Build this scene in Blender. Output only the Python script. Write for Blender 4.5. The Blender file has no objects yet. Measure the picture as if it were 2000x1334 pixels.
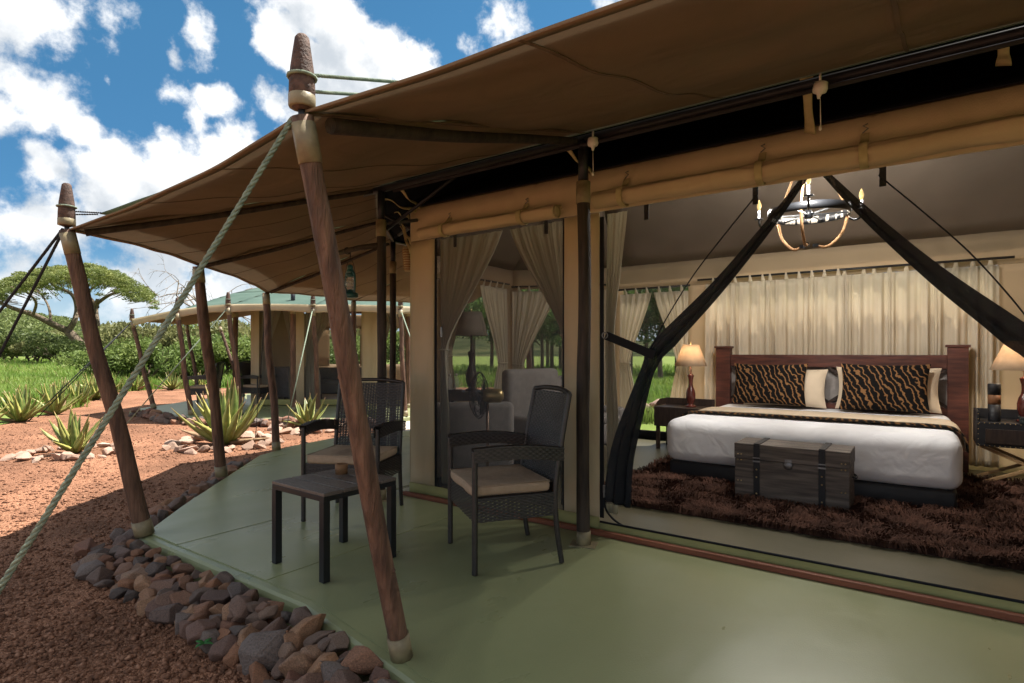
import bpy, bmesh, math, random
import numpy as np
from mathutils import Vector, Matrix, Quaternion, noise as mnoise
random.seed(7)
rng = np.random.default_rng(7)
R = math.radians
scene = bpy.context.scene
C = scene.collection

# ------------------------------------------------------------------ camera
CAM_H, FPX, YAW, HORIZON = 1.2, 1120.0, R(35.65), 688.0
cd = bpy.data.cameras.new('camera')
cam = bpy.data.objects.new('camera', cd); C.objects.link(cam)
cam.location = (0, 0, CAM_H); cam.rotation_euler = (R(90), 0, YAW)
cd.sensor_width = 36; cd.lens = FPX / 2000 * 36; cd.shift_y = 21 / 2000
cd.clip_start = 0.02; cd.clip_end = 5000
scene.camera = cam
RT = (math.cos(YAW), math.sin(YAW)); FW = (-math.sin(YAW), math.cos(YAW))
def ray(px, py):
    l = (px - 1000) / FPX
    return Vector((l * RT[0] + FW[0], l * RT[1] + FW[1], (HORIZON - py) / FPX))
def gp(px, py, z=0.0):                       # where the line of sight meets height z
    d = ray(px, py); t = (z - CAM_H) / d.z; return Vector((d.x * t, d.y * t, z))
def LD(lat, dep, z=0.0):                     # metres to the side / ahead of the photographer's spot
    return Vector((lat * RT[0] + dep * FW[0], lat * RT[1] + dep * FW[1], z))

# ------------------------------------------------------------------ light
SUN_TO = Vector((.40, .85, 2.1)).normalized()
SKY_STRENGTH, SUN_STRENGTH, EXPOSURE = 0.138, 2.5, 2.38
sl = bpy.data.lights.new('sun', 'SUN'); sun = bpy.data.objects.new('sun', sl); C.objects.link(sun)
sl.energy = SUN_STRENGTH; sl.angle = R(0.55); sl.color = (1.0, 0.95, 0.87)
sun.rotation_euler = SUN_TO.to_track_quat('Z', 'Y').to_euler()
vs = scene.view_settings
vs.view_transform = 'Standard'; vs.look = 'None'; vs.exposure = EXPOSURE; vs.gamma = 1.0; vs.use_curve_mapping = False
scene.render.engine = 'CYCLES'
cy = scene.cycles
cy.use_denoising = True; cy.max_bounces = 10; cy.diffuse_bounces = 6; cy.glossy_bounces = 3
cy.transmission_bounces = 4; cy.transparent_max_bounces = 14; cy.sample_clamp_indirect = 4.0
cy.caustics_reflective = False; cy.caustics_refractive = False

def build_world():
    w = bpy.data.worlds.new('World'); scene.world = w; w.use_nodes = True
    nt = w.node_tree; nt.nodes.clear()
    N = lambda t, tree=None: (tree or nt).nodes.new(t)
    # cloud density as a function of direction
    g = bpy.data.node_groups.new('cloud_density', 'ShaderNodeTree')
    g.interface.new_socket('Vector', in_out='INPUT', socket_type='NodeSocketVector')
    g.interface.new_socket('Density', in_out='OUTPUT', socket_type='NodeSocketFloat')
    gi, go = N('NodeGroupInput', g), N('NodeGroupOutput', g)
    L = g.links.new
    def mth(op, a, b=None, c=None, clamp=False):
        n = N('ShaderNodeMath', g); n.operation = op; n.use_clamp = clamp
        for i, v in enumerate((a, b, c)):
            if v is None: continue
            if isinstance(v, (int, float)): n.inputs[i].default_value = v
            else: L(v, n.inputs[i])
        return n.outputs[0]
    def noi(vec, scale, detail, rough=.55):
        n = N('ShaderNodeTexNoise', g); n.inputs['Scale'].default_value = scale; n.inputs['Detail'].default_value = detail
        n.inputs['Roughness'].default_value = rough; L(vec, n.inputs['Vector']); return n
    v0 = gi.outputs[0]
    wn = noi(v0, 5.0, 3)
    sub = N('ShaderNodeVectorMath', g); sub.operation = 'SUBTRACT'; L(wn.outputs['Color'], sub.inputs[0]); sub.inputs[1].default_value = (.5, .5, .5)
    sc_ = N('ShaderNodeVectorMath', g); sc_.operation = 'SCALE'; L(sub.outputs[0], sc_.inputs[0]); sc_.inputs['Scale'].default_value = .16
    ad = N('ShaderNodeVectorMath', g); ad.operation = 'ADD'; L(v0, ad.inputs[0]); L(sc_.outputs[0], ad.inputs[1])
    vw = ad.outputs[0]
    # cumulus heaps: direction (through the picture's coordinates), angular size, weight
    blobs = [(40, 30, 150, 1.1), (170, 50, 110, 1.0), (250, 20, 70, .7), (365, 55, 78, 1.0), (320, 105, 42, .75), (70, 215, 125, 1.1), (150, 265, 80, 1.0), (195, 172, 24, .6), (0, 245, 90, .9),
             (325, 195, 66, 1.05), (410, 190, 66, 1.05), (370, 220, 70, .9), (620, 40, 120, 1.8), (570, 90, 80, 1.5), (690, 110, 110, 1.8), (600, 150, 100, 1.6), (790, 115, 96, 1.6), (700, 200, 160, 1.7), (840, 120, 40, .9), (500, 240, 80, 1.0), (560, 300, 150, 1.2),
             (230, 320, 120, 1.25), (60, 360, 85, 1.25), (170, 380, 120, 1.3), (320, 330, 120, 1.3), (430, 300, 115, 1.25), (80, 450, 140, 1.3), (330, 440, 200, 1.35), (960, 5, 90, .9), (540, 400, 240, 1.2),
             (40, 540, 130, .95), (260, 540, 150, .95), (420, 560, 150, .95), (180, 600, 110, .7), (880, 0, 50, .6)]
    acc = None
    for px, py, r, s in blobs:
        d = ray(px, py); d.normalize(); c = d
        ang = r / FPX / (1 + ((px - 1000) / FPX) ** 2) ** .75
        dn = N('ShaderNodeVectorMath', g); dn.operation = 'DISTANCE'; L(vw, dn.inputs[0]); dn.inputs[1].default_value = c
        f = mth('MULTIPLY_ADD', dn.outputs['Value'], -s / ang, s)
        acc = f if acc is None else mth('SMOOTH_MAX', acc, f, .12)
    # the same kind of broken cumulus goes on all round
    big = noi(v0, 3.2, 2)
    far = mth('MULTIPLY_ADD', big.outputs['Fac'], 4.2, -1.35)
    dt = N('ShaderNodeVectorMath', g); dt.operation = 'DOT_PRODUCT'; L(v0, dt.inputs[0]); fwd = ray(520, 260); fwd.normalize(); dt.inputs[1].default_value = fwd
    mk = N('ShaderNodeMapRange', g); mk.inputs['From Min'].default_value = .93; mk.inputs['From Max'].default_value = .86; L(dt.outputs['Value'], mk.inputs['Value'])
    acc = mth('MAXIMUM', acc, mth('MULTIPLY_ADD', mk.outputs[0], 2.0, mth('ADD', far, -2.0)))
    fine = noi(v0, 10.0, 10, .62)
    fine2 = noi(v0, 42.0, 4, .6)
    dens = mth('ADD', acc, mth('MULTIPLY_ADD', fine.outputs['Fac'], 2.2, -1.1))
    dens = mth('ADD', dens, mth('MULTIPLY_ADD', fine2.outputs['Fac'], .5, -.25))
    L(dens, go.inputs[0])

    L = nt.links.new
    tc = N('ShaderNodeTexCoord')
    sky = N('ShaderNodeTexSky'); sky.sky_type = 'NISHITA'; sky.sun_disc = False
    sky.sun_elevation = math.asin(SUN_TO.z); sky.sun_rotation = math.atan2(SUN_TO.x, SUN_TO.y)
    sky.air_density = 1.0; sky.dust_density = .6; sky.ozone_density = 2.2; sky.altitude = 1500
    d1 = N('ShaderNodeGroup'); d1.node_tree = g; L(tc.outputs['Generated'], d1.inputs[0])
    off = N('ShaderNodeVectorMath'); off.operation = 'ADD'; off.inputs[1].default_value = (SUN_TO.x * .05, SUN_TO.y * .05, .055); L(tc.outputs['Generated'], off.inputs[0])
    d2 = N('ShaderNodeGroup'); d2.node_tree = g; L(off.outputs[0], d2.inputs[0])
    cov = N('ShaderNodeMapRange'); cov.interpolation_type = 'SMOOTHSTEP'; cov.inputs['From Min'].default_value = .30; cov.inputs['From Max'].default_value = .78
    L(d1.outputs[0], cov.inputs['Value'])
    shd = N('ShaderNodeMapRange'); shd.interpolation_type = 'SMOOTHSTEP'; shd.inputs['From Min'].default_value = .25; shd.inputs['From Max'].default_value = 1.3; L(d2.outputs[0], shd.inputs['Value'])
    cc = N('ShaderNodeMix'); cc.data_type = 'RGBA'; L(shd.outputs[0], cc.inputs['Factor'])
    cc.inputs['A'].default_value = (1.74, 1.74, 1.73, 1); cc.inputs['B'].default_value = (.92, 1.0, 1.09, 1)
    # deepen the clear blue the way the photograph's sky is deep
    tint = N('ShaderNodeMix'); tint.data_type = 'RGBA'; tint.blend_type = 'MULTIPLY'; tint.inputs['Factor'].default_value = 1
    sz = N('ShaderNodeSeparateXYZ'); L(tc.outputs['Generated'], sz.inputs[0])
    el = N('ShaderNodeMapRange'); el.inputs['From Min'].default_value = .02; el.inputs['From Max'].default_value = .45; L(sz.outputs['Z'], el.inputs['Value'])
    tn = N('ShaderNodeMix'); tn.data_type = 'RGBA'; L(el.outputs[0], tn.inputs['Factor']); tn.inputs['A'].default_value = (.06, .105, .135, 1); tn.inputs['B'].default_value = (.092, .182, .192, 1)
    L(sky.outputs[0], tint.inputs['A']); L(tn.outputs['Result'], tint.inputs['B'])
    mx = N('ShaderNodeMix'); mx.data_type = 'RGBA'; L(cov.outputs[0], mx.inputs['Factor']); L(tint.outputs['Result'], mx.inputs['A']); L(cc.outputs['Result'], mx.inputs['B'])
    sp = N('ShaderNodeSeparateXYZ'); L(tc.outputs['Generated'], sp.inputs[0])
    hz = N('ShaderNodeMapRange'); hz.interpolation_type = 'SMOOTHSTEP'; hz.inputs['From Min'].default_value = .17; hz.inputs['From Max'].default_value = -.02; hz.inputs['To Max'].default_value = .85; L(sp.outputs['Z'], hz.inputs['Value'])
    mh = N('ShaderNodeMix'); mh.data_type = 'RGBA'; L(hz.outputs[0], mh.inputs['Factor']); L(mx.outputs['Result'], mh.inputs['A']); mh.inputs['B'].default_value = (1.08, 1.24, 1.37, 1); mx = mh
    bg = N('ShaderNodeBackground'); bg.inputs['Strength'].default_value = SKY_STRENGTH; L(mx.outputs['Result'], bg.inputs['Color'])
    out = N('ShaderNodeOutputWorld'); L(bg.outputs[0], out.inputs[0])
    w.cycles.sampling_method = 'MANUAL'; w.cycles.sample_map_resolution = 512
build_world()

# ------------------------------------------------------------------ materials
MATS = {}
def M(name, c1, c2=None, scale=6, rough=.8, bump=0., bscale=60, spec=.3, trans=0., alpha=1., stretch=None, detail=4, metal=0., rnd=0., dist=.0, emit=None, c3=None, bump2=0., b2scale=4, sheen=0., lo=.35, hi=.68, coat=0., tcol=None):
    if name in MATS: return MATS[name]
    m = bpy.data.materials.new(name); m.use_nodes = True; nt = m.node_tree; nt.nodes.clear()
    N = nt.nodes.new; L = nt.links.new
    out = N('ShaderNodeOutputMaterial'); b = N('ShaderNodeBsdfPrincipled')
    b.inputs['Roughness'].default_value = rough; b.inputs['Specular IOR Level'].default_value = spec; b.inputs['Metallic'].default_value = metal
    if sheen: b.inputs['Sheen Weight'].default_value = sheen
    if coat: b.inputs['Coat Weight'].default_value = coat; b.inputs['Coat Roughness'].default_value = .15
    tc = N('ShaderNodeTexCoord'); vec = tc.outputs['Object']
    if stretch:
        mp = N('ShaderNodeMapping'); mp.inputs['Scale'].default_value = stretch; L(vec, mp.inputs[0]); vec = mp.outputs[0]
    c2 = c2 or tuple(x * .8 for x in c1)
    n = N('ShaderNodeTexNoise'); n.inputs['Scale'].default_value = scale; n.inputs['Detail'].default_value = detail; n.inputs['Distortion'].default_value = dist; L(vec, n.inputs['Vector'])
    rp = N('ShaderNodeValToRGB'); e = rp.color_ramp.elements; e[0].position = lo; e[1].position = hi
    e[0].color = (*c2, 1); e[1].color = (*c1, 1)
    if c3: x = e.new((lo + hi) / 2); x.color = (*c3, 1)
    L(n.outputs['Fac'], rp.inputs[0]); col = rp.outputs[0]
    if rnd:
        oi = N('ShaderNodeObjectInfo'); mr = N('ShaderNodeMapRange'); mr.inputs['To Min'].default_value = 1 - rnd; mr.inputs['To Max'].default_value = 1 + rnd
        L(oi.outputs['Random'], mr.inputs[0]); mm = N('ShaderNodeVectorMath'); mm.operation = 'SCALE'; L(col, mm.inputs[0]); L(mr.outputs[0], mm.inputs['Scale']); col = mm.outputs[0]
    L(col, b.inputs['Base Color'])
    nrm = None
    if bump:
        bn = N('ShaderNodeTexNoise'); bn.inputs['Scale'].default_value = bscale; bn.inputs['Detail'].default_value = 3; L(vec, bn.inputs['Vector'])
        bp = N('ShaderNodeBump'); bp.inputs['Strength'].default_value = bump; bp.inputs['Distance'].default_value = .01; L(bn.outputs['Fac'], bp.inputs['Height']); nrm = bp.outputs[0]
    if bump2:
        bn = N('ShaderNodeTexNoise'); bn.inputs['Scale'].default_value = b2scale; bn.inputs['Detail'].default_value = 2; bn.inputs['Distortion'].default_value = .6; L(vec, bn.inputs['Vector'])
        bp = N('ShaderNodeBump'); bp.inputs['Strength'].default_value = bump2; bp.inputs['Distance'].default_value = .05; L(bn.outputs['Fac'], bp.inputs['Height'])
        if nrm: L(nrm, bp.inputs['Normal'])
        nrm = bp.outputs[0]
    if nrm: L(nrm, b.inputs['Normal'])
    sh = b.outputs[0]
    if emit:
        b.inputs['Emission Color'].default_value = (*emit[0], 1); b.inputs['Emission Strength'].default_value = emit[1]
    if trans:
        t = N('ShaderNodeBsdfTranslucent')
        if tcol: t.inputs['Color'].default_value = (*tcol, 1)
        else: L(col, t.inputs['Color'])
        mx = N('ShaderNodeMixShader'); mx.inputs[0].default_value = trans; L(sh, mx.inputs[1]); L(t.outputs[0], mx.inputs[2]); sh = mx.outputs[0]
    if alpha < 1:
        t = N('ShaderNodeBsdfTransparent'); mx = N('ShaderNodeMixShader'); mx.inputs[0].default_value = alpha; L(t.outputs[0], mx.inputs[1]); L(sh, mx.inputs[2]); sh = mx.outputs[0]
    L(sh, out.inputs[0]); MATS[name] = m
    return m

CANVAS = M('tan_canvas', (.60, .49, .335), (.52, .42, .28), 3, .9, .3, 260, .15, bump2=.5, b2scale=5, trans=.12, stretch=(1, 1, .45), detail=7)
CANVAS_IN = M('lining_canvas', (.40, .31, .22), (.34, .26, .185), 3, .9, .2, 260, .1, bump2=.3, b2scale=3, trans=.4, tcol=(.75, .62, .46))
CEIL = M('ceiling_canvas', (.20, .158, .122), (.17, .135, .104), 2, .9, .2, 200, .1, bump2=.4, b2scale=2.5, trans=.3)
AWN = M('brown_awning_canvas', (.25, .178, .11), (.20, .14, .085), 2.2, .85, .25, 240, .2, bump2=.7, b2scale=3.2, trans=.22, detail=8, tcol=(.50, .44, .35))
FLYG = M('green_fly_canvas', (.115, .175, .145), (.085, .14, .115), 2, .8, .2, 200, .25, bump2=.3, b2scale=3, trans=.35, tcol=(.42, .44, .31))
CREAM = M('cream_valance_canvas', (.66, .58, .43), (.60, .52, .38), 3, .9, .2, 200, .1, trans=.5)
STRAPM = M('tan_webbing', (.50, .43, .25), (.42, .36, .20), 20, .9, .4, 300, .1)
HEM = M('green_canvas_hem', (.34, .315, .13), (.28, .265, .11), 5, .7, .2, 200, .2, bump2=.2)
REDW = M('red_wood_batten', (.25, .085, .045), (.17, .055, .03), 4, .6, .3, 40, .3, stretch=(1, 12, 12))
SEAMM = M('dark_seam_canvas', (.145, .10, .06), (.11, .075, .045), 8, .85)
DARKM = M('dark_sill_and_roof_shade', (.02, .022, .03), (.012, .013, .018), 4, .95, spec=.05)  # dark of the window sills, also shade painted under the fly
MESHM = M('insect_mesh', (.085, .085, .09), (.075, .075, .08), 4, .9, spec=.05, alpha=.30)
MESHL = M('insect_mesh_light', (.085, .085, .09), (.075, .075, .08), 4, .9, spec=.05, alpha=.20)
MESHD = M('gathered_mesh', (.018, .022, .028), (.01, .012, .017), 30, .8, .2, 200, .2, alpha=.9)
BLACKT = M('black_tape', (.012, .013, .017), (.008, .009, .012), 10, .7, spec=.2)
POLEW = M('pole_wood', (.175, .098, .062), (.062, .035, .024), 5, .72, .5, 30, .35, stretch=(6, 6, .8), detail=8, rnd=.15, c3=(.115, .063, .04), bump2=.4, b2scale=9)
POSTW = M('post_wood', (.06, .045, .036), (.022, .017, .015), 5, .7, .5, 30, .3, stretch=(6, 6, .8), detail=8, rnd=.1)
CAPW = M('cap_wood', (.13, .075, .055), (.055, .034, .027), 40, .75, .5, 120, .3, detail=8)
SLEEVE = M('cream_sleeve_metal', (.30, .25, .145), (.17, .135, .08), 14, .5, .2, 60, .4, metal=.0)
ROPEG = M('green_grey_rope', (.27, .32, .24), (.15, .19, .145), 60, .85, .3, 300, .2)
ROPED = M('dark_cord', (.035, .037, .04), (.02, .02, .022), 40, .85)
ROPET = M('tan_rope', (.42, .25, .13), (.28, .16, .08), 60, .9, .3, 300, .1)
STEEL = M('dark_steel', (.03, .032, .04), (.02, .021, .026), 10, .45, spec=.4, metal=.4)
TUBE = M('grey_steel_tube', (.09, .09, .1), (.06, .06, .07), 10, .6)
RAILM = M('dull_dark_rail', (.05, .05, .055), (.035, .035, .04), 10, .95, spec=.0)
WICK = M('black_brown_wicker', (.034, .028, .026), (.017, .015, .015), 60, .33, .2, 300, .5)
CUSH = M('beige_cushion_fabric', (.42, .315, .225), (.36, .27, .19), 30, .9, .4, 300, .1, bump2=.2, b2scale=6)
TBLW = M('table_composite_wood', (.16, .13, .112), (.095, .078, .068), 7, .36, .3, 90, .45, stretch=(14, 1.2, 1), detail=6)
BLKM = M('black_metal', (.013, .014, .017), (.009, .01, .012), 10, .4, spec=.4)
BAMB = M('carved_light_wood', (.26, .14, .065), (.15, .075, .035), 9, .6, .4, 60, .3, stretch=(1, 1, 6))
WHITE = M('white_cotton', (.82, .82, .84), (.78, .78, .81), 3, .9, .15, 250, .1, bump2=.28, b2scale=6)
CREAMF = M('cream_cotton', (.68, .56, .42), (.60, .49, .36), 4, .9, .2, 250, .1, bump2=.25, b2scale=5)
LEATH = M('black_leather', (.017, .018, .022), (.012, .012, .015), 12, .45, .3, 150, .4)
MAHOG = M('mahogany', (.125, .04, .026), (.055, .018, .013), 5, .38, .2, 60, .45, stretch=(1, 1, 8), detail=7)
DARKW = M('dark_wood', (.045, .028, .022), (.02, .013, .011), 6, .45, .25, 60, .4, stretch=(8, 1, 1), detail=6)
TRUNKW = M('trunk_wood', (.205, .172, .148), (.075, .064, .057), 4.5, .55, .35, 60, .35, stretch=(.7, 4, 9), detail=8, c3=(.13, .108, .094))
BRASS = M('brass', (.55, .42, .20), (.40, .30, .14), 20, .35, metal=.8)
PEWTER = M('pewter', (.30, .30, .31), (.18, .18, .19), 20, .4, metal=.8)
LIGHTW = M('pale_crossed_wood', (.46, .30, .15), (.36, .22, .11), 8, .5, .2, 60, .3, stretch=(1, 8, 8))
SHADEF = M('lampshade_linen', (.60, .47, .34), (.54, .42, .30), 20, .9, .2, 250, .1, trans=.45)
SHADED = M('lampshade_grey', (.32, .27, .23), (.28, .24, .20), 20, .9, .2, 250, .1, trans=.25)
REDWD = M('turned_red_wood', (.16, .035, .025), (.07, .018, .014), 6, .25, spec=.5, coat=.4)
SHEER = M('sheer_curtain', (.82, .75, .62), (.76, .69, .56), 2, .9, .1, 250, .05, trans=.5)
SHEERG = M('sheer_olive_curtain', (.70, .66, .54), (.64, .60, .49), 2, .9, .1, 250, .05, trans=.45)
SOFA = M('grey_upholstery', (.30, .275, .26), (.25, .23, .22), 20, .9, .3, 200, .1, bump2=.2)
GLASS = M('clear_glass', (.75, .78, .78), (.7, .73, .73), 3, .08, spec=.6, alpha=.28)
LANT = M('green_lantern_enamel', (.022, .10, .10), (.012, .06, .065), 14, .35, .1, 60, .5)
WPLAST = M('white_plastic', (.72, .70, .66), (.66, .64, .60), 5, .4)
def deck_mat(name, c1, c2):
    m = M(name, c1, c2, .9, .3, .12, 160, .5, bump2=.12, b2scale=2.2, detail=6, rnd=.06); nt = m.node_tree; N = nt.nodes.new; L = nt.links.new
    b = next(n for n in nt.nodes if n.type == 'BSDF_PRINCIPLED'); src = b.inputs['Base Color'].links[0].from_socket
    tc = N('ShaderNodeTexCoord'); n1 = N('ShaderNodeTexNoise'); n1.inputs['Scale'].default_value = 1.7; n1.inputs['Detail'].default_value = 9; n1.inputs['Roughness'].default_value = .68; L(tc.outputs['Object'], n1.inputs['Vector'])
    k = N('ShaderNodeMapRange'); k.inputs['From Min'].default_value = .5; k.inputs['From Max'].default_value = .78; k.inputs['To Max'].default_value = .13; L(n1.outputs['Fac'], k.inputs[0])
    mx = N('ShaderNodeMix'); mx.data_type = 'RGBA'; L(k.outputs[0], mx.inputs['Factor']); L(src, mx.inputs['A']); mx.inputs['B'].default_value = (.34, .27, .18, 1); L(mx.outputs['Result'], b.inputs['Base Color'])
    n2 = N('ShaderNodeTexNoise'); n2.inputs['Scale'].default_value = 3.1; n2.inputs['Detail'].default_value = 8; mp = N('ShaderNodeMapping'); mp.inputs['Scale'].default_value = (1, .35, 1); L(tc.outputs['Object'], mp.inputs[0]); L(mp.outputs[0], n2.inputs['Vector'])
    k2 = N('ShaderNodeMapRange'); k2.inputs['From Min'].default_value = .3; k2.inputs['From Max'].default_value = .7; k2.inputs['To Min'].default_value = .24; k2.inputs['To Max'].default_value = .40; L(n2.outputs['Fac'], k2.inputs[0]); L(k2.outputs[0], b.inputs['Roughness'])
    return m
DECKM = deck_mat('deck_canvas', (.285, .305, .158), (.255, .277, .14))
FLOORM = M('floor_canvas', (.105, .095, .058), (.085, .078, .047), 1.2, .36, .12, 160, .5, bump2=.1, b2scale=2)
CONC = M('pale_concrete', (.52, .45, .37), (.42, .36, .30), 3, .9, .3, 60, .2)
FABR_RUG = M('brown_shag', (.14, .07, .05), (.036, .018, .013), 7, .85, spec=.1, lo=.3, hi=.72)
RUGB = M('rug_backing', (.06, .03, .022), (.04, .02, .015), 20, .95)
BARK = M('bark', (.20, .155, .11), (.085, .065, .048), 3, .9, .8, 14, .15, stretch=(3, 3, .8), detail=8)
BARKG = M('grey_dry_bark', (.30, .255, .22), (.20, .17, .15), 3, .9, .5, 14, .1)
BULB = M('lit_bulb', (.5, .33, .12), (.5, .33, .12), 3, .3, emit=((1.0, .72, .32), .2))

def leafmat(name, c1, c2, c3, rough=.55, trans=.35, scale=.9):
    return M(name, c1, c2, scale, rough, spec=.25, trans=trans, c3=c3, lo=.3, hi=.7, rnd=.12)
ACAC = leafmat('acacia_leaf', (.26, .275, .085), (.09, .12, .04), (.165, .195, .06))
BUSHA = leafmat('bush_leaf', (.23, .265, .085), (.085, .115, .04), (.15, .19, .06), scale=1.2)
BUSHB = leafmat('thicket_leaf', (.25, .30, .085), (.085, .135, .04), (.165, .225, .06), scale=.8)
BUSHD = leafmat('dry_bush_leaf', (0.270, 0.263, 0.108), (0.135, 0.142, 0.054), (0.203, 0.209, 0.081), scale=1.2)
TREEB = leafmat('grove_leaf', (0.170, 0.264, 0.076), (0.060, 0.105, 0.034), (0.111, 0.187, 0.051), scale=.7)
GRASSM = leafmat('tall_grass_blade', (.25, .31, .07), (.11, .20, .032), (.165, .265, .045), trans=.4, scale=.35)
GRASSD = leafmat('dry_grass_blade', (.36, .33, .13), (.20, .23, .07), (.28, .29, .10), trans=.35, scale=.5)

def aloe_mat():
    m = bpy.data.materials.new('aloe_leaf'); m.use_nodes = True; nt = m.node_tree; b = nt.nodes['Principled BSDF']; N = nt.nodes.new; L = nt.links.new
    tc = N('ShaderNodeTexCoord'); sp = N('ShaderNodeSeparateXYZ'); L(tc.outputs['Generated'], sp.inputs[0])
    n = N('ShaderNodeTexNoise'); n.inputs['Scale'].default_value = 9; L(tc.outputs['Object'], n.inputs['Vector'])
    rp = N('ShaderNodeValToRGB'); e = rp.color_ramp.elements; e[0].position = .3; e[0].color = (.085, .135, .032, 1); e[1].position = .7; e[1].color = (.175, .225, .058, 1); L(n.outputs['Fac'], rp.inputs[0])
    # pale toothed margins and reddish tip belong to the leaf itself
    ab = N('ShaderNodeMath'); ab.operation = 'SUBTRACT'; L(sp.outputs['X'], ab.inputs[0]); ab.inputs[1].default_value = .5
    at_ = N('ShaderNodeAttribute'); at_.attribute_name = 'rim'
    mx = N('ShaderNodeMix'); mx.data_type = 'RGBA'; L(at_.outputs['Fac'], mx.inputs['Factor']); L(rp.outputs[0], mx.inputs['A']); mx.inputs['B'].default_value = (.36, .33, .10, 1)
    tp = N('ShaderNodeAttribute'); tp.attribute_name = 'tip'
    m2 = N('ShaderNodeMix'); m2.data_type = 'RGBA'; L(tp.outputs['Fac'], m2.inputs['Factor']); L(mx.outputs['Result'], m2.inputs['A']); m2.inputs['B'].default_value = (.28, .10, .05, 1)
    oi = N('ShaderNodeObjectInfo'); mr = N('ShaderNodeMapRange'); mr.inputs['To Min'].default_value = .75; mr.inputs['To Max'].default_value = 1.2; L(oi.outputs['Random'], mr.inputs[0])
    s = N('ShaderNodeVectorMath'); s.operation = 'SCALE'; L(m2.outputs['Result'], s.inputs[0]); L(mr.outputs[0], s.inputs['Scale'])
    L(s.outputs[0], b.inputs['Base Color']); b.inputs['Roughness'].default_value = .42; b.inputs['Specular IOR Level'].default_value = .4
    return m
ALOE = aloe_mat()

def stone_mat(name, cols):
    m = bpy.data.materials.new(name); m.use_nodes = True; nt = m.node_tree; b = nt.nodes['Principled BSDF']; N = nt.nodes.new; L = nt.links.new
    tc = N('ShaderNodeTexCoord'); oi = N('ShaderNodeObjectInfo')
    rp = N('ShaderNodeValToRGB'); rp.color_ramp.interpolation = 'LINEAR'; e = rp.color_ramp.elements
    e[0].color = (*cols[0], 1); e[1].color = (*cols[-1], 1)
    for i, c in enumerate(cols[1:-1]): x = e.new((i + 1) / (len(cols) - 1)); x.color = (*c, 1)
    L(oi.outputs['Random'], rp.inputs[0])
    vo = N('ShaderNodeVectorMath'); vo.operation = 'ADD'; L(tc.outputs['Object'], vo.inputs[0]); L(oi.outputs['Location'], vo.inputs[1])
    n = N('ShaderNodeTexNoise'); n.inputs['Scale'].default_value = 14; n.inputs['Detail'].default_value = 8; L(vo.outputs[0], n.inputs['Vector'])
    n2 = N('ShaderNodeTexNoise'); n2.inputs['Scale'].default_value = 26; n2.inputs['Detail'].default_value = 5; L(vo.outputs[0], n2.inputs['Vector'])
    mr = N('ShaderNodeMapRange'); mr.inputs['From Min'].default_value = .3; mr.inputs['From Max'].default_value = .7; mr.inputs['To Min'].default_value = .6; mr.inputs['To Max'].default_value = 1.4; L(n.outputs['Fac'], mr.inputs[0])
    s = N('ShaderNodeVectorMath'); s.operation = 'SCALE'; L(rp.outputs[0], s.inputs[0]); L(mr.outputs[0], s.inputs['Scale'])
    # rust and dark lichen blotches
    k = N('ShaderNodeMapRange'); k.inputs['From Min'].default_value = .58; k.inputs['From Max'].default_value = .68; k.inputs['To Max'].default_value = .6; L(n2.outputs['Fac'], k.inputs[0])
    mx = N('ShaderNodeMix'); mx.data_type = 'RGBA'; L(k.outputs[0], mx.inputs['Factor']); L(s.outputs[0], mx.inputs['A']); mx.inputs['B'].default_value = (.26, .13, .07, 1)
    L(mx.outputs['Result'], b.inputs['Base Color']); b.inputs['Roughness'].default_value = .8
    bp = N('ShaderNodeBump'); bp.inputs['Strength'].default_value = .6; bp.inputs['Distance'].default_value = .012; L(n.outputs['Fac'], bp.inputs['Height']); L(bp.outputs[0], b.inputs['Normal'])
    return m
STONE = stone_mat('border_stone', [(.11, .085, .075), (.27, .12, .06), (.075, .06, .054), (.17, .092, .062), (.125, .105, .095), (.28, .15, .08), (.19, .085, .055), (.085, .066, .058), (.155, .098, .07)])
STONEP = stone_mat('pale_stone', [(.34, .22, .16), (.42, .28, .21), (.27, .17, .12), (.45, .33, .26), (.36, .22, .15)])

def ground_mat():
    m = bpy.data.materials.new('red_gravel'); m.use_nodes = True; nt = m.node_tree; b = nt.nodes['Principled BSDF']; N = nt.nodes.new; L = nt.links.new
    tc = N('ShaderNodeTexCoord')
    v = N('ShaderNodeTexVoronoi'); v.inputs['Scale'].default_value = 125; L(tc.outputs['Object'], v.inputs['Vector'])
    sp = N('ShaderNodeSeparateColor'); L(v.outputs['Color'], sp.inputs[0])
    rp = N('ShaderNodeValToRGB'); e = rp.color_ramp.elements; e[0].color = (.15, .066, .037, 1); e[1].color = (.42, .22, .135, 1); x = e.new(.5); x.color = (.275, .13, .074, 1); L(sp.outputs[0], rp.inputs[0])
    n = N('ShaderNodeTexNoise'); n.inputs['Scale'].default_value = 1.3; n.inputs['Detail'].default_value = 7; L(tc.outputs['Object'], n.inputs['Vector'])
    mr = N('ShaderNodeMapRange'); mr.inputs['From Min'].default_value = .3; mr.inputs['From Max'].default_value = .7; mr.inputs['To Min'].default_value = .62; mr.inputs['To Max'].default_value = 1.32; L(n.outputs['Fac'], mr.inputs[0])
    s = N('ShaderNodeVectorMath'); s.operation = 'SCALE'; L(rp.outputs[0], s.inputs[0]); L(mr.outputs[0], s.inputs['Scale']); L(s.outputs[0], b.inputs['Base Color'])
    b.inputs['Roughness'].default_value = .95; b.inputs['Specular IOR Level'].default_value = .15
    bp = N('ShaderNodeBump'); bp.inputs['Strength'].default_value = .9; bp.inputs['Distance'].default_value = .012; bp.invert = True; L(v.outputs['Distance'], bp.inputs['Height']); L(bp.outputs[0], b.inputs['Normal'])
    return m
GRAVEL = ground_mat()
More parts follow.
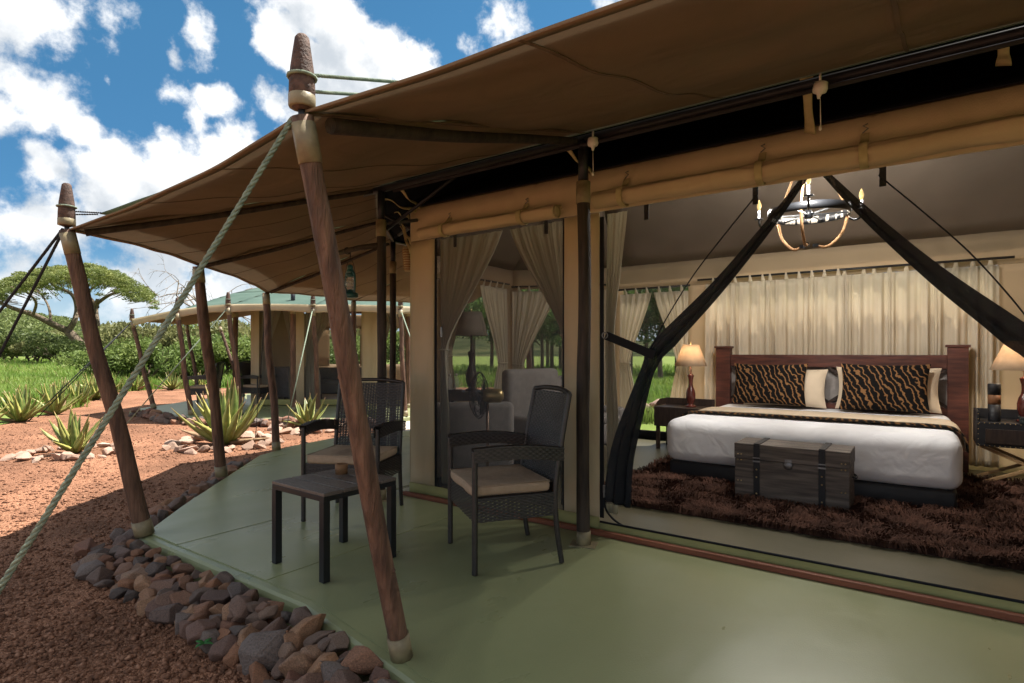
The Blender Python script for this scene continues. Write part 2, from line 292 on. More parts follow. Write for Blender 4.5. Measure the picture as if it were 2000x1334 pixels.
PEBBLE = M('loose_pebble', (.36, .19, .12), (.12, .06, .038), 40, .9, spec=.15, detail=1, c3=(.18, .085, .05), lo=.3, hi=.7)
MEADOW = M('meadow_soil', (.19, .25, .06), (.13, .16, .05), .35, .95, .6, 8, .1, c3=(.16, .215, .05), detail=8)
HILLM = M('savanna_hill', (.075, .078, .032), (.018, .028, .010), .045, .95, .6, .35, .05, c3=(.045, .055, .02), detail=12, lo=.40, hi=.60)

def tiger_mat():
    m = bpy.data.materials.new('tiger_print'); m.use_nodes = True; nt = m.node_tree; b = nt.nodes['Principled BSDF']; N = nt.nodes.new; L = nt.links.new
    tc = N('ShaderNodeTexCoord'); mp = N('ShaderNodeMapping'); mp.inputs['Rotation'].default_value = (0, R(28), 0); L(tc.outputs['Object'], mp.inputs[0])
    w = N('ShaderNodeTexWave'); w.inputs['Scale'].default_value = 6.2; w.inputs['Distortion'].default_value = 8; w.inputs['Detail'].default_value = 2.5; w.inputs['Detail Scale'].default_value = 1.6; w.inputs['Detail Roughness'].default_value = .6
    L(mp.outputs[0], w.inputs['Vector'])
    rp = N('ShaderNodeValToRGB'); e = rp.color_ramp.elements; e[0].position = .76; e[0].color = (.006, .005, .005, 1); e[1].position = .92; e[1].color = (.235, .12, .05, 1); L(w.outputs['Fac'], rp.inputs[0])
    L(rp.outputs[0], b.inputs['Base Color']); b.inputs['Roughness'].default_value = .85; b.inputs['Specular IOR Level'].default_value = .15
    return m
TIGER = tiger_mat()
def zebra_mat():
    m = bpy.data.materials.new('zebra_hide'); m.use_nodes = True; nt = m.node_tree; b = nt.nodes['Principled BSDF']; N = nt.nodes.new; L = nt.links.new
    tc = N('ShaderNodeTexCoord'); n = N('ShaderNodeTexNoise'); n.inputs['Scale'].default_value = 9; n.inputs['Detail'].default_value = 1; L(tc.outputs['Object'], n.inputs['Vector'])
    mp = N('ShaderNodeMapping'); mp.inputs['Scale'].default_value = (1, 1, .15); L(tc.outputs['Object'], mp.inputs[0]); L(mp.outputs[0], n.inputs['Vector']); n.inputs['Scale'].default_value = 22
    rp = N('ShaderNodeValToRGB'); e = rp.color_ramp.elements; e[0].position = .48; e[0].color = (.012, .012, .014, 1); e[1].position = .52; e[1].color = (.55, .50, .42, 1); L(n.outputs['Fac'], rp.inputs[0]); L(rp.outputs[0], b.inputs['Base Color'])
    return m
ZEBRA = zebra_mat()

# ------------------------------------------------------------------ builders
def fastmesh(name, V, F):
    V = np.asarray(V, dtype=np.float32); F = np.asarray(F, dtype=np.int32); k = F.shape[1]
    me = bpy.data.meshes.new(name); me.vertices.add(len(V)); me.vertices.foreach_set('co', V.ravel())
    me.loops.add(F.size); me.loops.foreach_set('vertex_index', F.ravel()); me.polygons.add(len(F))
    me.polygons.foreach_set('loop_start', np.arange(0, F.size, k, dtype=np.int32)); me.polygons.foreach_set('loop_total', np.full(len(F), k, dtype=np.int32))
    me.update(calc_edges=True); return me
def link(name, me, mat, parent=None, smooth=False, loc=None):
    o = bpy.data.objects.new(name, me); C.objects.link(o)
    if mat is not None and not me.materials: me.materials.append(mat)
    if smooth: me.polygons.foreach_set('use_smooth', np.ones(len(me.polygons), dtype=bool))
    if parent is not None: o.parent = parent
    if loc is not None: o.location = loc
    return o
def tag(o, label=None, cat=None, group=None, kind=None):
    if label: o['label'] = label
    if cat: o['category'] = cat
    if group: o['group'] = group
    if kind: o['kind'] = kind
    return o
def thing(name, label, cat, loc=(0, 0, 0), rz=0, group=None):
    o = bpy.data.objects.new(name, None); C.objects.link(o); o.location = loc; o.rotation_euler = (0, 0, rz); o.empty_display_size = .1
    return tag(o, label, cat, group)
def copy_tree(o, parent=None):
    c = o.copy(); C.objects.link(c)
    if parent is not None: c.parent = parent
    for ch in list(o.children): copy_tree(ch, c)
    return c
V3 = lambda p: Vector(p)
def frame_of(t):
    t = t.normalized(); a = Vector((0, 0, 1)) if abs(t.z) < .9 else Vector((1, 0, 0))
    u = a.cross(t).normalized(); return u, t.cross(u).normalized()

class MB:
    def __init__(s): s.v = []; s.f = []; s.flat = []
    def add(s, vs, fs):
        o = len(s.v); s.v += [tuple(p) for p in vs]; s.f += [tuple(i + o for i in f) for f in fs]; return s
    def box(s, c, d, rz=0., rot=None):
        m = rot or Matrix.Rotation(rz, 3, 'Z'); c = V3(c); x, y, z = (k / 2 for k in d)
        vs = [c + m @ V3(p) for p in ((-x, -y, -z), (x, -y, -z), (x, y, -z), (-x, y, -z), (-x, -y, z), (x, -y, z), (x, y, z), (-x, y, z))]
        return s.add(vs, [(0, 3, 2, 1), (4, 5, 6, 7), (0, 1, 5, 4), (1, 2, 6, 5), (2, 3, 7, 6), (3, 0, 4, 7)])
    def bar(s, a, b, w, h=None):
        a, b = V3(a), V3(b); h = h or w; t = b - a; u, n = frame_of(t); w /= 2; h /= 2
        vs = [p + u * sx * w + n * sy * h for p in (a, b) for sx, sy in ((-1, -1), (1, -1), (1, 1), (-1, 1))]
        return s.add(vs, [(0, 3, 2, 1), (4, 5, 6, 7), (0, 1, 5, 4), (1, 2, 6, 5), (2, 3, 7, 6), (3, 0, 4, 7)])
    def tube(s, pts, r, n=8, cap=True, closed=False):
        pts = [V3(p) for p in pts]; k = len(pts); rs = r if hasattr(r, '__len__') else [r] * k
        vs = []; u = None
        for i, p in enumerate(pts):
            if closed: t = pts[(i + 1) % k] - pts[i - 1]
            else: t = pts[min(i + 1, k - 1)] - pts[max(i - 1, 0)]
            t.normalize()
            if u is None: u, w = frame_of(t)
            else:
                u = (u - t * u.dot(t)).normalized(); w = t.cross(u)
            vs += [p + (u * math.cos(2 * math.pi * j / n) + w * math.sin(2 * math.pi * j / n)) * rs[i] for j in range(n)]
        fs = [(i * n + j, i * n + (j + 1) % n, ((i + 1) % k) * n + (j + 1) % n, ((i + 1) % k) * n + j) for i in range(k if closed else k - 1) for j in range(n)]
        if cap and not closed: s.flat += [len(s.f) + len(fs), len(s.f) + len(fs) + 1]; fs += [tuple(range(n - 1, -1, -1)), tuple((k - 1) * n + j for j in range(n))]
        return s.add(vs, fs)
    def lathe(s, prof, c=(0, 0, 0), n=16, rot=None):
        c = V3(c); m = rot or Matrix.Identity(3); k = len(prof)
        vs = [c + m @ V3((r * math.cos(2 * math.pi * j / n), r * math.sin(2 * math.pi * j / n), z)) for r, z in prof for j in range(n)]
        fs = [(i * n + j, i * n + (j + 1) % n, (i + 1) * n + (j + 1) % n, (i + 1) * n + j) for i in range(k - 1) for j in range(n)]
        fs += [tuple(range(n - 1, -1, -1)), tuple((k - 1) * n + j for j in range(n))]
        return s.add(vs, fs)
    def sheet(s, fn, nu, nv, th=.006):
        P = np.array([[fn(i / nu, j / nv) for i in range(nu + 1)] for j in range(nv + 1)], dtype=float)
        du = np.gradient(P, axis=1); dv = np.gradient(P, axis=0); n = np.cross(du, dv); ln = np.linalg.norm(n, axis=2, keepdims=True); n = n / np.maximum(ln, 1e-9)
        a = (P + n * th / 2).reshape(-1, 3); b = (P - n * th / 2).reshape(-1, 3); W = nu + 1; K = len(a); fs = []
        for j in range(nv):
            for i in range(nu):
                q = (j * W + i, j * W + i + 1, (j + 1) * W + i + 1, (j + 1) * W + i); fs.append(q); fs.append(tuple(K + x for x in reversed(q)))
        rim = [i for i in range(W)] + [j * W + nu for j in range(1, nv + 1)] + [nv * W + i for i in range(nu - 1, -1, -1)] + [j * W for j in range(nv - 1, 0, -1)]
        s.flat += [len(s.f) + len(fs) + i for i in range(len(rim))]
        for x, y in zip(rim, rim[1:] + rim[:1]): fs.append((y, x, K + x, K + y))
        return s.add(np.vstack([a, b]).tolist(), fs)
    def prism(s, poly, z0, z1):
        k = len(poly); return s.add([(*p, z0) for p in poly] + [(*p, z1) for p in poly], [tuple(range(k - 1, -1, -1)), tuple(range(k, 2 * k))] + [(i, (i + 1) % k, k + (i + 1) % k, k + i) for i in range(k)])
    def mesh(s, name, off=None):
        me = bpy.data.meshes.new(name); vs = s.v if off is None else [(x - off[0], y - off[1], z - off[2]) for x, y, z in s.v]
        me.from_pydata(vs, [], s.f); me.update(); return me
    def build(s, name, mat, parent=None, smooth=False, world=False, bevel=0., seg=2):
        off = None
        if world: off = parent.location if parent is not None and parent.parent is None else world if world is not True else None
        if world and parent is not None and parent.parent is not None: off = parent.parent.location
        me = s.mesh(name, off)
        if bevel:
            bm = bmesh.new(); bm.from_mesh(me); bmesh.ops.remove_doubles(bm, verts=bm.verts, dist=1e-5)
            es = [e for e in bm.edges if len(e.link_faces) == 2 and e.calc_face_angle(0) > .6]
            bmesh.ops.bevel(bm, geom=es, offset=bevel, segments=seg, affect='EDGES', profile=.5); bm.to_mesh(me); bm.free()
        o = link(name, me, mat, parent, smooth)
        if smooth and not bevel:
            for i in s.flat: me.polygons[i].use_smooth = False
        return o

def smooth_by_angle(o, ang=35):
    me = o.data; me.polygons.foreach_set('use_smooth', np.ones(len(me.polygons), dtype=bool))
    bm = bmesh.new(); bm.from_mesh(me)
    for e in bm.edges:
        if len(e.link_faces) == 2 and e.calc_face_angle(0) > R(ang): e.smooth = False
    bm.to_mesh(me); bm.free(); return o

def rbox(name, c, d, r, mat, parent=None, seg=4, cuts=0, amp=0., freq=4., rz=0):
    bm = bmesh.new(); bmesh.ops.create_cube(bm, size=1)
    for v in bm.verts: v.co = Vector((v.co.x * d[0], v.co.y * d[1], v.co.z * d[2]))
    bmesh.ops.bevel(bm, geom=list(bm.edges), offset=min(r, min(d) * .49), segments=seg, affect='EDGES', profile=.5)
    if cuts: bmesh.ops.subdivide_edges(bm, edges=[e for e in bm.edges if e.calc_length() > max(d) / (cuts + 1)], cuts=cuts, use_grid_fill=True)
    if amp:
        for v in bm.verts:
            v.co += v.co.normalized() * amp * mnoise.noise(v.co * freq + Vector(c))
    bm.normal_update(); me = bpy.data.meshes.new(name); bm.to_mesh(me); bm.free()
    o = link(name, me, mat, parent, True, c); o.rotation_euler.z = rz; return o

def lerp(a, b, t): return a + (b - a) * t
def catmull(ps, k=6):
    ps = [V3(p) for p in ps]; q = [ps[0] * 2 - ps[1]] + ps + [ps[-1] * 2 - ps[-2]]; out = []
    for i in range(1, len(q) - 2):
        a, b, c, d = q[i - 1:i + 3]
        for j in range(k):
            t = j / k; out.append(.5 * ((2 * b) + (c - a) * t + (2 * a - 5 * b + 4 * c - d) * t * t + (3 * b - a - 3 * c + d) * t ** 3))
    out.append(ps[-1]); return out
def rope_mb(a, b, r, pitch=.05, strands=3, sag=.0, n=5, per=7):
    a, b = V3(a), V3(b); Lh = (b - a).length; k = max(4, int(Lh / pitch * per)); t = (b - a).normalized(); u, w = frame_of(t); mb = MB()
    for s in range(strands):
        pts = []
        for i in range(k + 1):
            q = i / k; ph = 2 * math.pi * (q * Lh / pitch + s / strands); c = a.lerp(b, q); c.z -= sag * 4 * q * (1 - q)
            pts.append(c + (u * math.cos(ph) + w * math.sin(ph)) * r * .52)
        mb.tube(pts, r * .55, n)
    return mb

def wp(px, py, Y):
    d = ray(px, py); t = Y / d.y; return Vector((d.x * t, Y, CAM_H + d.z * t))
def at(px, py, dep):
    return LD((px - 1000) / FPX * dep, dep, CAM_H + (HORIZON - py) / FPX * dep)
GZ = -.12                                                # gravel level below the deck

# ================================================================== SETTING
mb = MB(); mb.add([(-1500, -1500, GZ), (1500, -1500, GZ), (1500, 1500, GZ), (-1500, 1500, GZ)], [(0, 1, 2, 3)])
g_ = mb.build('ground', GRAVEL); tag(g_, 'reddish brown gravel ground around the tents', kind='structure')
MEAD = [(-12.6, -40), (-12.9, 1.2), (-13.6, 3.04), (-16.6, 5.2), (-21.2, 7.2), (-22.2, 9.2), (-20.2, 11.9), (-16.5, 15.0), (-12, 17.5), (-6.5, 13.5), (-5.2, 9.2), (7, 9.2), (9, -40), (900, -40), (900, 900), (-1200, 900), (-1200, -40)]
mb = MB(); mb.add([(x, y, GZ + .006) for x, y in MEAD], [tuple(range(len(MEAD)))[::1]])
me = mb.mesh('meadow'); bm = bmesh.new(); bm.from_mesh(me); bmesh.ops.triangulate(bm, faces=bm.faces[:]); bmesh.ops.recalc_face_normals(bm, faces=bm.faces[:]); bm.to_mesh(me); bm.free()
tag(link('meadow_ground', me, MEADOW), 'green meadow soil beyond the gravel', kind='structure')

def hill_z(px, r, p):
    crest = 34 * math.exp(-((px + 60) / 220) ** 2) + 20 + 5 * math.sin(px * .0021 + 1) + 2 * math.sin(px * .0083)
    return GZ - .4 + crest * (r ** 1.25) * 1.08 + (mnoise.noise(p * .02) * 2.2 + mnoise.noise(p * .06) * 1.0) * min(1, r * 3)
def hills():
    nx, ny = 160, 26; V = []; F = []
    for j in range(ny + 1):
        dep = 170 + 620 * (j / ny) ** 1.3
        for i in range(nx + 1):
            px = -2600 + 6200 * i / nx; p = LD((px - 1000) / FPX * dep, dep, 0); V.append((p.x, p.y, hill_z(px, j / ny, p)))
    for j in range(ny):
        for i in range(nx):
            a = j * (nx + 1) + i; F.append((a, a + 1, a + nx + 2, a + nx + 1))
    tag(link('hills', fastmesh('hills', V, F), HILLM, smooth=True), 'low savanna hills on the horizon', kind='structure')
hills()

# deck of the near tent
OUT = [(3.6, 1.45), (-1.5, 1.47), (-2.4, 1.63), (-4.17, 1.62), (-4.75, 2.15), (-5.55, 2.95), (-6.3, 3.7), (-6.6, 4.3), (-6.85, 5.6), (-5.9, 6.9), (-3.9, 8.2), (3.6, 8.2)]
def offset_poly(P, d):
    n = len(P); out = []
    for i in range(n):
        a, b, c = (Vector(P[(i + k) % n]) for k in (-1, 0, 1))
        e1 = (b - a).normalized(); e2 = (c - b).normalized(); n1 = Vector((-e1.y, e1.x)); n2 = Vector((-e2.y, e2.x)); m = (n1 + n2).normalized()
        out.append(tuple(b + m * d / max(.4, m.dot(n1))))
    return out
def deck(outline, name, label):
    area = sum(outline[i][0] * outline[(i + 1) % len(outline)][1] - outline[(i + 1) % len(outline)][0] * outline[i][1] for i in range(len(outline)))
    sg = 1 if area > 0 else -1
    rings = [(.045, 0), (.022, -.003), (.008, -.014), (0, -.034), (-.012, -.15)]
    mb = MB(); n = len(outline); vs = []
    for d, z in rings: vs += [(*p, z) for p in offset_poly(outline, sg * d)]
    fs = [tuple(range(n))] + [(k * n + i, k * n + (i + 1) % n, (k + 1) * n + (i + 1) % n, (k + 1) * n + i) for k in range(len(rings) - 1) for i in range(n)]
    mb.add(vs, fs); me = mb.mesh(name); bm = bmesh.new(); bm.from_mesh(me); bmesh.ops.triangulate(bm, faces=[f for f in bm.faces if len(f.verts) > 4]); bmesh.ops.recalc_face_normals(bm, faces=bm.faces[:]); bm.to_mesh(me); bm.free()
    return tag(link(name, me, DECKM), label, kind='structure')
dk = deck(OUT, 'deck_floor', 'green canvas covered deck of the near tent')
DSH = deck_mat('deck_sheet_canvas', (.288, .308, .162), (.255, .278, .142))
for poly, z in (([(3.5, 1.51), (-1.5, 1.53), (-2.4, 1.69), (-2.83, 1.69), (-2.83, 3.36), (3.5, 3.36)], .003),
                ([(-2.80, 1.69), (-3.79, 1.68), (-3.79, 3.36), (-2.80, 3.36)], .006),
                ([(-3.76, 1.68), (-4.15, 1.68), (-4.87, 2.315), (-3.76, 2.315)], .009),
                ([(-3.76, 2.285), (-4.84, 2.285), (-5.50, 2.99), (-6.24, 3.74), (-6.53, 4.32), (-6.75, 5.6), (-5.9, 6.8), (-3.76, 6.8)], .005)):
    MB().prism(poly, .0005, z).build('deck_sheet', DSH, dk)
# pale concrete path between the tents
mb = MB(); mb.prism([tuple(gp(742, 846, -.1).xy), tuple(gp(838, 852, -.1).xy), tuple(gp(850, 812, -.1).xy), tuple(gp(770, 812, -.1).xy)], -.14, -.085)
tag(mb.build('path', CONC, bevel=.01), 'pale concrete path between the two tents', kind='structure')

# loose pebbles on the gravel
def pebbles():
    n = 42000; px = rng.uniform(-250, 900, n); dep = np.exp(rng.uniform(np.log(1.7), np.log(11), n)); lat = (px - 1000) / FPX * dep
    x = lat * RT[0] + dep * FW[0]; y = lat * RT[1] + dep * FW[1]
    from_deck = np.ones(n, bool)
    P = np.array(OUT); j = len(P) - 1; ins = np.zeros(n, bool)
    for i in range(len(P)):
        xi, yi = P[i]; xj, yj = P[j]; c = ((yi > y) != (yj > y)) & (x < (xj - xi) * (y - yi) / (yj - yi + 1e-12) + xi); ins ^= c; j = i
    k = ~ins; x, y = x[k], y[k]; n = len(x); s = rng.gamma(2.2, .0034, n).clip(.004, .022)
    base = np.array([(1, 0, 0), (0, 1, 0), (-1, 0, 0), (0, -1, 0), (0, 0, .75), (0, 0, -.75)]); fc = np.array([(0, 1, 4), (1, 2, 4), (2, 3, 4), (3, 0, 4), (1, 0, 5), (2, 1, 5), (3, 2, 5), (0, 3, 5)])
    a = rng.uniform(0, 6.28, n); ca, sa = np.cos(a), np.sin(a); jit = rng.uniform(.6, 1.3, (n, 6, 3)); B = base[None] * jit * s[:, None, None]
    V = np.empty_like(B); V[..., 0] = B[..., 0] * ca[:, None] - B[..., 1] * sa[:, None] + x[:, None]; V[..., 1] = B[..., 0] * sa[:, None] + B[..., 1] * ca[:, None] + y[:, None]; V[..., 2] = B[..., 2] + GZ + s[:, None] * .25
    F = (fc[None] + (np.arange(n) * 6)[:, None, None]).reshape(-1, 3)
    tag(link('gravel', fastmesh('gravel', V.reshape(-1, 3), F), PEBBLE), 'loose reddish pebbles scattered over the gravel ground', 'gravel', kind='stuff')
pebbles()

# ------------------------------------------------------------------ stones
def rock_mesh(i, boxy=.5):
    bm = bmesh.new(); r = random.Random(100 + i)
    for k in range(17 + i % 9):
        v = Vector((r.gauss(0, 1), r.gauss(0, 1), r.gauss(0, 1))).normalized()
        m = max(abs(v.x), abs(v.y), abs(v.z)); v = v.lerp(v / m, boxy * r.random() * .8); v = Vector((v.x * 1.15, v.y * .92, v.z * .74)) * r.uniform(.86, 1.05)
        bm.verts.new(v)
    bmesh.ops.convex_hull(bm, input=bm.verts[:]); bmesh.ops.delete(bm, geom=[v for v in bm.verts if not v.link_faces], context='VERTS')
    bmesh.ops.dissolve_limit(bm, angle_limit=R(14), verts=bm.verts[:], edges=bm.edges[:])
    bmesh.ops.bevel(bm, geom=bm.edges[:], offset=.075, segments=2, affect='EDGES', profile=.5)
    bmesh.ops.triangulate(bm, faces=bm.faces[:])
    for v in bm.verts: v.co += v.normal * .045 * mnoise.noise(v.co * 3.2 + Vector((i * 7, 0, 0)))
    me = bpy.data.meshes.new('stone'); bm.to_mesh(me); bm.free(); return me
RM = [rock_mesh(i, .55) for i in range(14)]; RMP = [m.copy() for m in RM]
for m in RM: m.materials.append(STONE)
for m in RMP: m.materials.append(STONEP)
def stone(parent, p, s, pale=False, flat=1.):
    o = bpy.data.objects.new('stone', random.choice(RMP if pale else RM)); C.objects.link(o); o.parent = parent
    o.location = Vector(p) - parent.location; o.scale = (s * random.uniform(.85, 1.2), s * random.uniform(.85, 1.15), s * random.uniform(.85, 1.1) * flat)
    o.rotation_euler = (random.uniform(-.5, .5), random.uniform(-.5, .5), random.uniform(0, 6.28)); return o
def border(t, line, width, size, pile=True, seedless=None):
    for (a, b) in zip(line, line[1:]):
        a, b = Vector(a), Vector(b); L_ = (b - a).length; e = (b - a) / L_; nrm = Vector((-e.y, e.x)); rows = max(1, round(width / (size * 1.45)))
        for r in range(rows):
            n = max(1, int(L_ / (size * 1.62)))
            for k in range(n):
                q = (k + .5 * (r % 2) + random.uniform(-.25, .25)) / n; d = size * .8 + r * width / rows + random.uniform(-.25, .25) * size
                s = size * random.choice((.62, .75, .85, .95, 1.05, 1.22)); c = a + e * q * L_ + nrm * d
                z = GZ + s * .45 + (max(0, rows - 1 - r) * size * .40 if pile else 0)
                stone(t, (c.x, c.y, min(z, .02 - s * .25) if pile else z), s)
            if pile and r < rows - 1:                       # a loose second layer fills the gaps
                for k in range(int(n * .55)):
                    q = random.random(); d = size * .9 + (r + .5) * width / rows; s = size * random.uniform(.5, .85); c = a + e * q * L_ + nrm * d
                    stone(t, (c.x, c.y, GZ + s * .5 + (rows - 1 - r) * size * .5 - .01), s)
t = thing('rock_border', 'dark angular rocks piled along the front edge of the near deck', 'rock border', (-2.6, 1.4, GZ))
border(t, [(-1.1, 1.43), (-2.4, 1.61), (-4.22, 1.60)], .34, .064)
for px, py, s in ((515, 1290, .115), (395, 1240, .09), (462, 1215, .1), (590, 1315, .09), (180, 1105, .085), (170, 1075, .08), (330, 1185, .085)):
    p = gp(px, py, GZ + .03); stone(t, (p.x, p.y, GZ + s * .55), s)
t = thing('rock_border', 'rocks lining the slanting corner edge of the near deck', 'rock border', (-5.4, 2.6, GZ))
border(t, [(-4.2, 1.60), (-4.78, 2.12), (-5.58, 2.92), (-6.33, 3.67)], .2, .075)
border(t, [(-6.33, 3.67), (-6.65, 4.3), (-6.88, 5.4)], .12, .07)

# ================================================================== NEAR TENT
WY = 3.44; XL, XR, XC = -3.52, 2.57, -.476
tent = thing('safari_tent', 'large near tan canvas safari tent with open mesh front and brown awning', 'tent', (XC, WY, 0))
def panel(x0, x1, z0, z1, name='wall_panel', mat=CANVAS, y=WY, amp=.006, parent=tent, nu=None, nv=None, th=.008):
    nu = nu or max(2, int((x1 - x0) / .06)); nv = nv or max(2, int((z1 - z0) / .08)); sd = random.uniform(0, 50)
    f = lambda u, v: (lerp(x0, x1, u), y + amp * (mnoise.noise(Vector((lerp(x0, x1, u) * 3, sd, lerp(z0, z1, v) * 1.2))) + .4 * math.sin(lerp(x0, x1, u) * 40 + sd)), lerp(z0, z1, v))
    return MB().sheet(f, nu, nv, th).build(name, mat, parent, True, True)
def panel_side(x, y0, y1, z0, z1, name='wall_panel', mat=CANVAS_IN, parent=tent):
    sd = random.uniform(0, 50)
    f = lambda u, v: (x + .006 * mnoise.noise(Vector((lerp(y0, y1, u) * 3, sd, lerp(z0, z1, v)))), lerp(y0, y1, u), lerp(z0, z1, v))
    return MB().sheet(f, max(2, int((y1 - y0) / .1)), max(2, int((z1 - z0) / .15)), .008).build(name, mat, parent, True, True)
# front wall
panel(XL, XR, 2.135, 2.405, 'header_panel')
panel(XL, -3.25, .09, 2.13); panel(-2.02, -1.75, .09, 2.13); panel(.80, XR, .09, 2.13)
for a, b in ((XL - .002, -1.75), (.80, XR)): panel(a, b, .004, .105, 'hem', HEM, y=WY - .008, amp=.004)
panel(-1.75, .80, .004, .075, 'hem', HEM, y=WY - .006, amp=.003)
MB().tube([(-1.74, WY - .012, .078), (-.5, WY - .012, .08), (.8, WY - .012, .078)], .007, 6).build('zip', BLACKT, tent, True, True)
MB().box(((XL + XR) / 2, WY - .055, .019), (XR - XL + .05, .042, .032)).build('sill_batten', REDW, tent, world=True, bevel=.004)
# black tape borders of window and door
for x in (-3.245, -2.022): MB().box((x, WY + .008, 1.1), (.03, .006, 2.05)).build('tape', BLACKT, tent, world=True)
MB().box((-1.737, WY + .008, 1.1), (.028, .006, 2.0)).build('tape', BLACKT, tent, world=True)
for p, q in (((862, 645), -3.2), ((1180, 955), -1.72)):
    c = wp(*p, WY - .012); MB().box(c, (.014, .01, .05)).box(c + Vector((0, 0, -.04)), (.008, .012, .03)).build('zip_pull', PEWTER, tent, world=True)
panel(-3.25, -2.02, .06, 2.14, 'window_mesh', MESHM, y=WY + .014, amp=.01, th=.002)
# door flaps of mesh, gathered and tied back
pathL = [wp(px, py, WY + .04) for px, py in ((1578, 338), (1500, 442), (1400, 562), (1312, 655), (1275, 700), (1243, 790), (1215, 890), (1205, 985))]
pathL = catmull(pathL, 6); wid = np.interp(np.linspace(0, 1, len(pathL)), [0, .25, .45, .57, .62, .8, 1], [.03, .075, .12, .10, .085, .15, .19])
def band(mir):
    k = len(pathL) - 1
    def f(u, v):
        i = min(int(v * k), k - 1); q = v * k - i; p = pathL[i].lerp(pathL[i + 1], q); d = (pathL[min(i + 1, k)] - pathL[max(i - 1, 0)]).normalized(); n = Vector((d.z, 0, -d.x)); w = lerp(wid[i], wid[i + 1], q)
        p = p + n * (u - .5) * w; p.y += .010 * math.sin(u * 15 + v * 3) * (w / .12)
        if mir: p.x = 2 * XC - p.x
        return tuple(p)
    return f
def flapmesh(mir):
    k = len(pathL) - 1
    def f(u, v):
        i = min(int(v * k), k - 1); q = v * k - i; p = pathL[i].lerp(pathL[i + 1], q); x = lerp(-1.74, p.x, u)
        if mir: x = 2 * XC - x
        return (x, WY + .02 + .012 * math.sin(u * 9 + v * 2) * u, p.z)
    return f
for mir in (False, True):
    fl = MB().sheet(flapmesh(mir), 14, 40, .002).build('door_mesh', MESHL, tent, True, True)
    MB().sheet(band(mir), 18, 60, .003).build('gathered_flap', MESHD, fl, True, True)
    pts = [wp(px, py, WY + .03) for px, py in ((1480, 378), (1413, 461), (1354, 538), (1300, 625), (1264, 697))]
    if mir: pts = [Vector((2 * XC - p.x, p.y, p.z)) for p in pts]
    MB().tube(catmull(pts), .004, 6).build('zip_edge', BLACKT, fl, True, True)
    a, b = wp(1183, 655, WY + .005), wp(1278, 694, WY - .005); pr = [a, b]
    if mir: pr = [Vector((2 * XC - p.x, p.y, p.z)) for p in pr]
    MB().bar(pr[0], pr[1], .008, .055).build('tie_strap', BLACKT, fl, world=True)
    pts = [wp(px, py, WY + .02) for px, py in ((1178, 968), (1186, 1000), (1215, 1026), (1262, 1042))]
    if mir: pts = [Vector((2 * XC - p.x, p.y, p.z)) for p in pts]
    MB().tube(catmull(pts), .007, 6).build('zip_curve', BLACKT, fl, True, True)
    MB().tube([pr[0] + Vector((math.cos(a_) * .02, -.012, math.sin(a_) * .02)) for a_ in np.linspace(0, 6.28, 13)[:-1]], .004, 5, closed=True).build('ring', PEWTER, fl, True, True)
# rolled-up blinds
def roll(x0, x1, z, r, straps, seed, sagz=.0):
    n = max(60, int((x1 - x0) / .02)); pts = []; rs = []
    for i in range(n + 1):
        x = lerp(x0, x1, i / n); near = min([abs(x - s) for s in straps] + [9]); pinch = math.exp(-(near / .03) ** 2)
        pts.append((x, WY - .075, z - sagz * math.sin(math.pi * i / n) + .012 * mnoise.noise(Vector((x * 3, seed, 0)))))
        rs.append(r * (1 - .10 * pinch + .10 * mnoise.noise(Vector((x * 2.3, seed + 3, 0))) + .05 * mnoise.noise(Vector((x * 14, seed, 0)))))
    def rf(u, v):
        i = min(int(u * n), n); p, rr = pts[i], rs[i]; x = p[0]; near = min([abs(x - q) for q in straps] + [9]); a = v * 6.28319
        w = .10 * mnoise.noise(Vector((x * 4, math.cos(a) * 1.5 + seed, math.sin(a) * 1.5))) + .05 * mnoise.noise(Vector((x * 3 + near * 9, math.cos(a) * 5 + seed, math.sin(a) * 5))) + .07 * math.exp(-near * 14) * math.sin(a * 7 + x * 9)
        w += .12 * max(0, 1 - ((v - .42 + .03 * math.sin(x * 4)) % 1) * 7)                       # free edge of the last turn
        return (x, p[1] + math.cos(a) * rr * (1 + w), p[2] + math.sin(a) * rr * (1 + w) * .94)
    ro = MB().sheet(rf, n, 36, .004).build('rolled_blind', CANVAS, tent, True, True)
    for x_, i_ in ((x0, 0), (x1, n)): MB().lathe([(.001, 0), (rs[i_] * .55, .004), (rs[i_] * .92, 0)], pts[i_], 14, Matrix.Rotation(R(90 if i_ else -90), 3, 'Y')).build('roll_end', CANVAS, ro, True, True)
    MB().tube([(x0, WY - .02, z + r * .8), ((x0 + x1) / 2, WY - .02, z + r * .85), (x1, WY - .02, z + r * .8)], r * .35, 8).build('blind_fold', CANVAS, ro, True, True)
    for x in straps:
        loop = [(x, WY - .012, z + r * 2.3), (x, WY - .05, z + r * 1.35), (x, WY - .075 - r * .85, z + r * .85), (x, WY - .078 - r * 1.15, z), (x, WY - .075 - r * .85, z - r * .85), (x, WY - .05, z - r * 1.12), (x, WY - .02, z - r * .7)]
        lp = catmull(loop, 5); k = len(lp) - 1
        f = lambda u, v: tuple(lp[int(round(v * k))] + Vector(((u - .5) * .038, 0, 0)))
        MB().sheet(f, 2, k, .004).build('strap', STRAPM, ro, False, True)
        MB().tube([(x - .012, WY - .016, z + r * 2.35), (x + .014, WY - .018, z + r * 2.7), (x - .008, WY - .018, z + r * 3.0), (x + .012, WY - .014, z + r * 3.15)], .0035, 5).build('hook', PEWTER, ro, True, True)
roll(-3.335, -2.035, 2.165, .046, [wp(880, 450, WY).x, wp(1031, 420, WY).x], 1)
roll(-1.75, .84, 2.19, .055, [wp(1226, 370, WY).x, wp(1491, 310, WY).x, wp(1690, 280, WY).x, .45], 5)
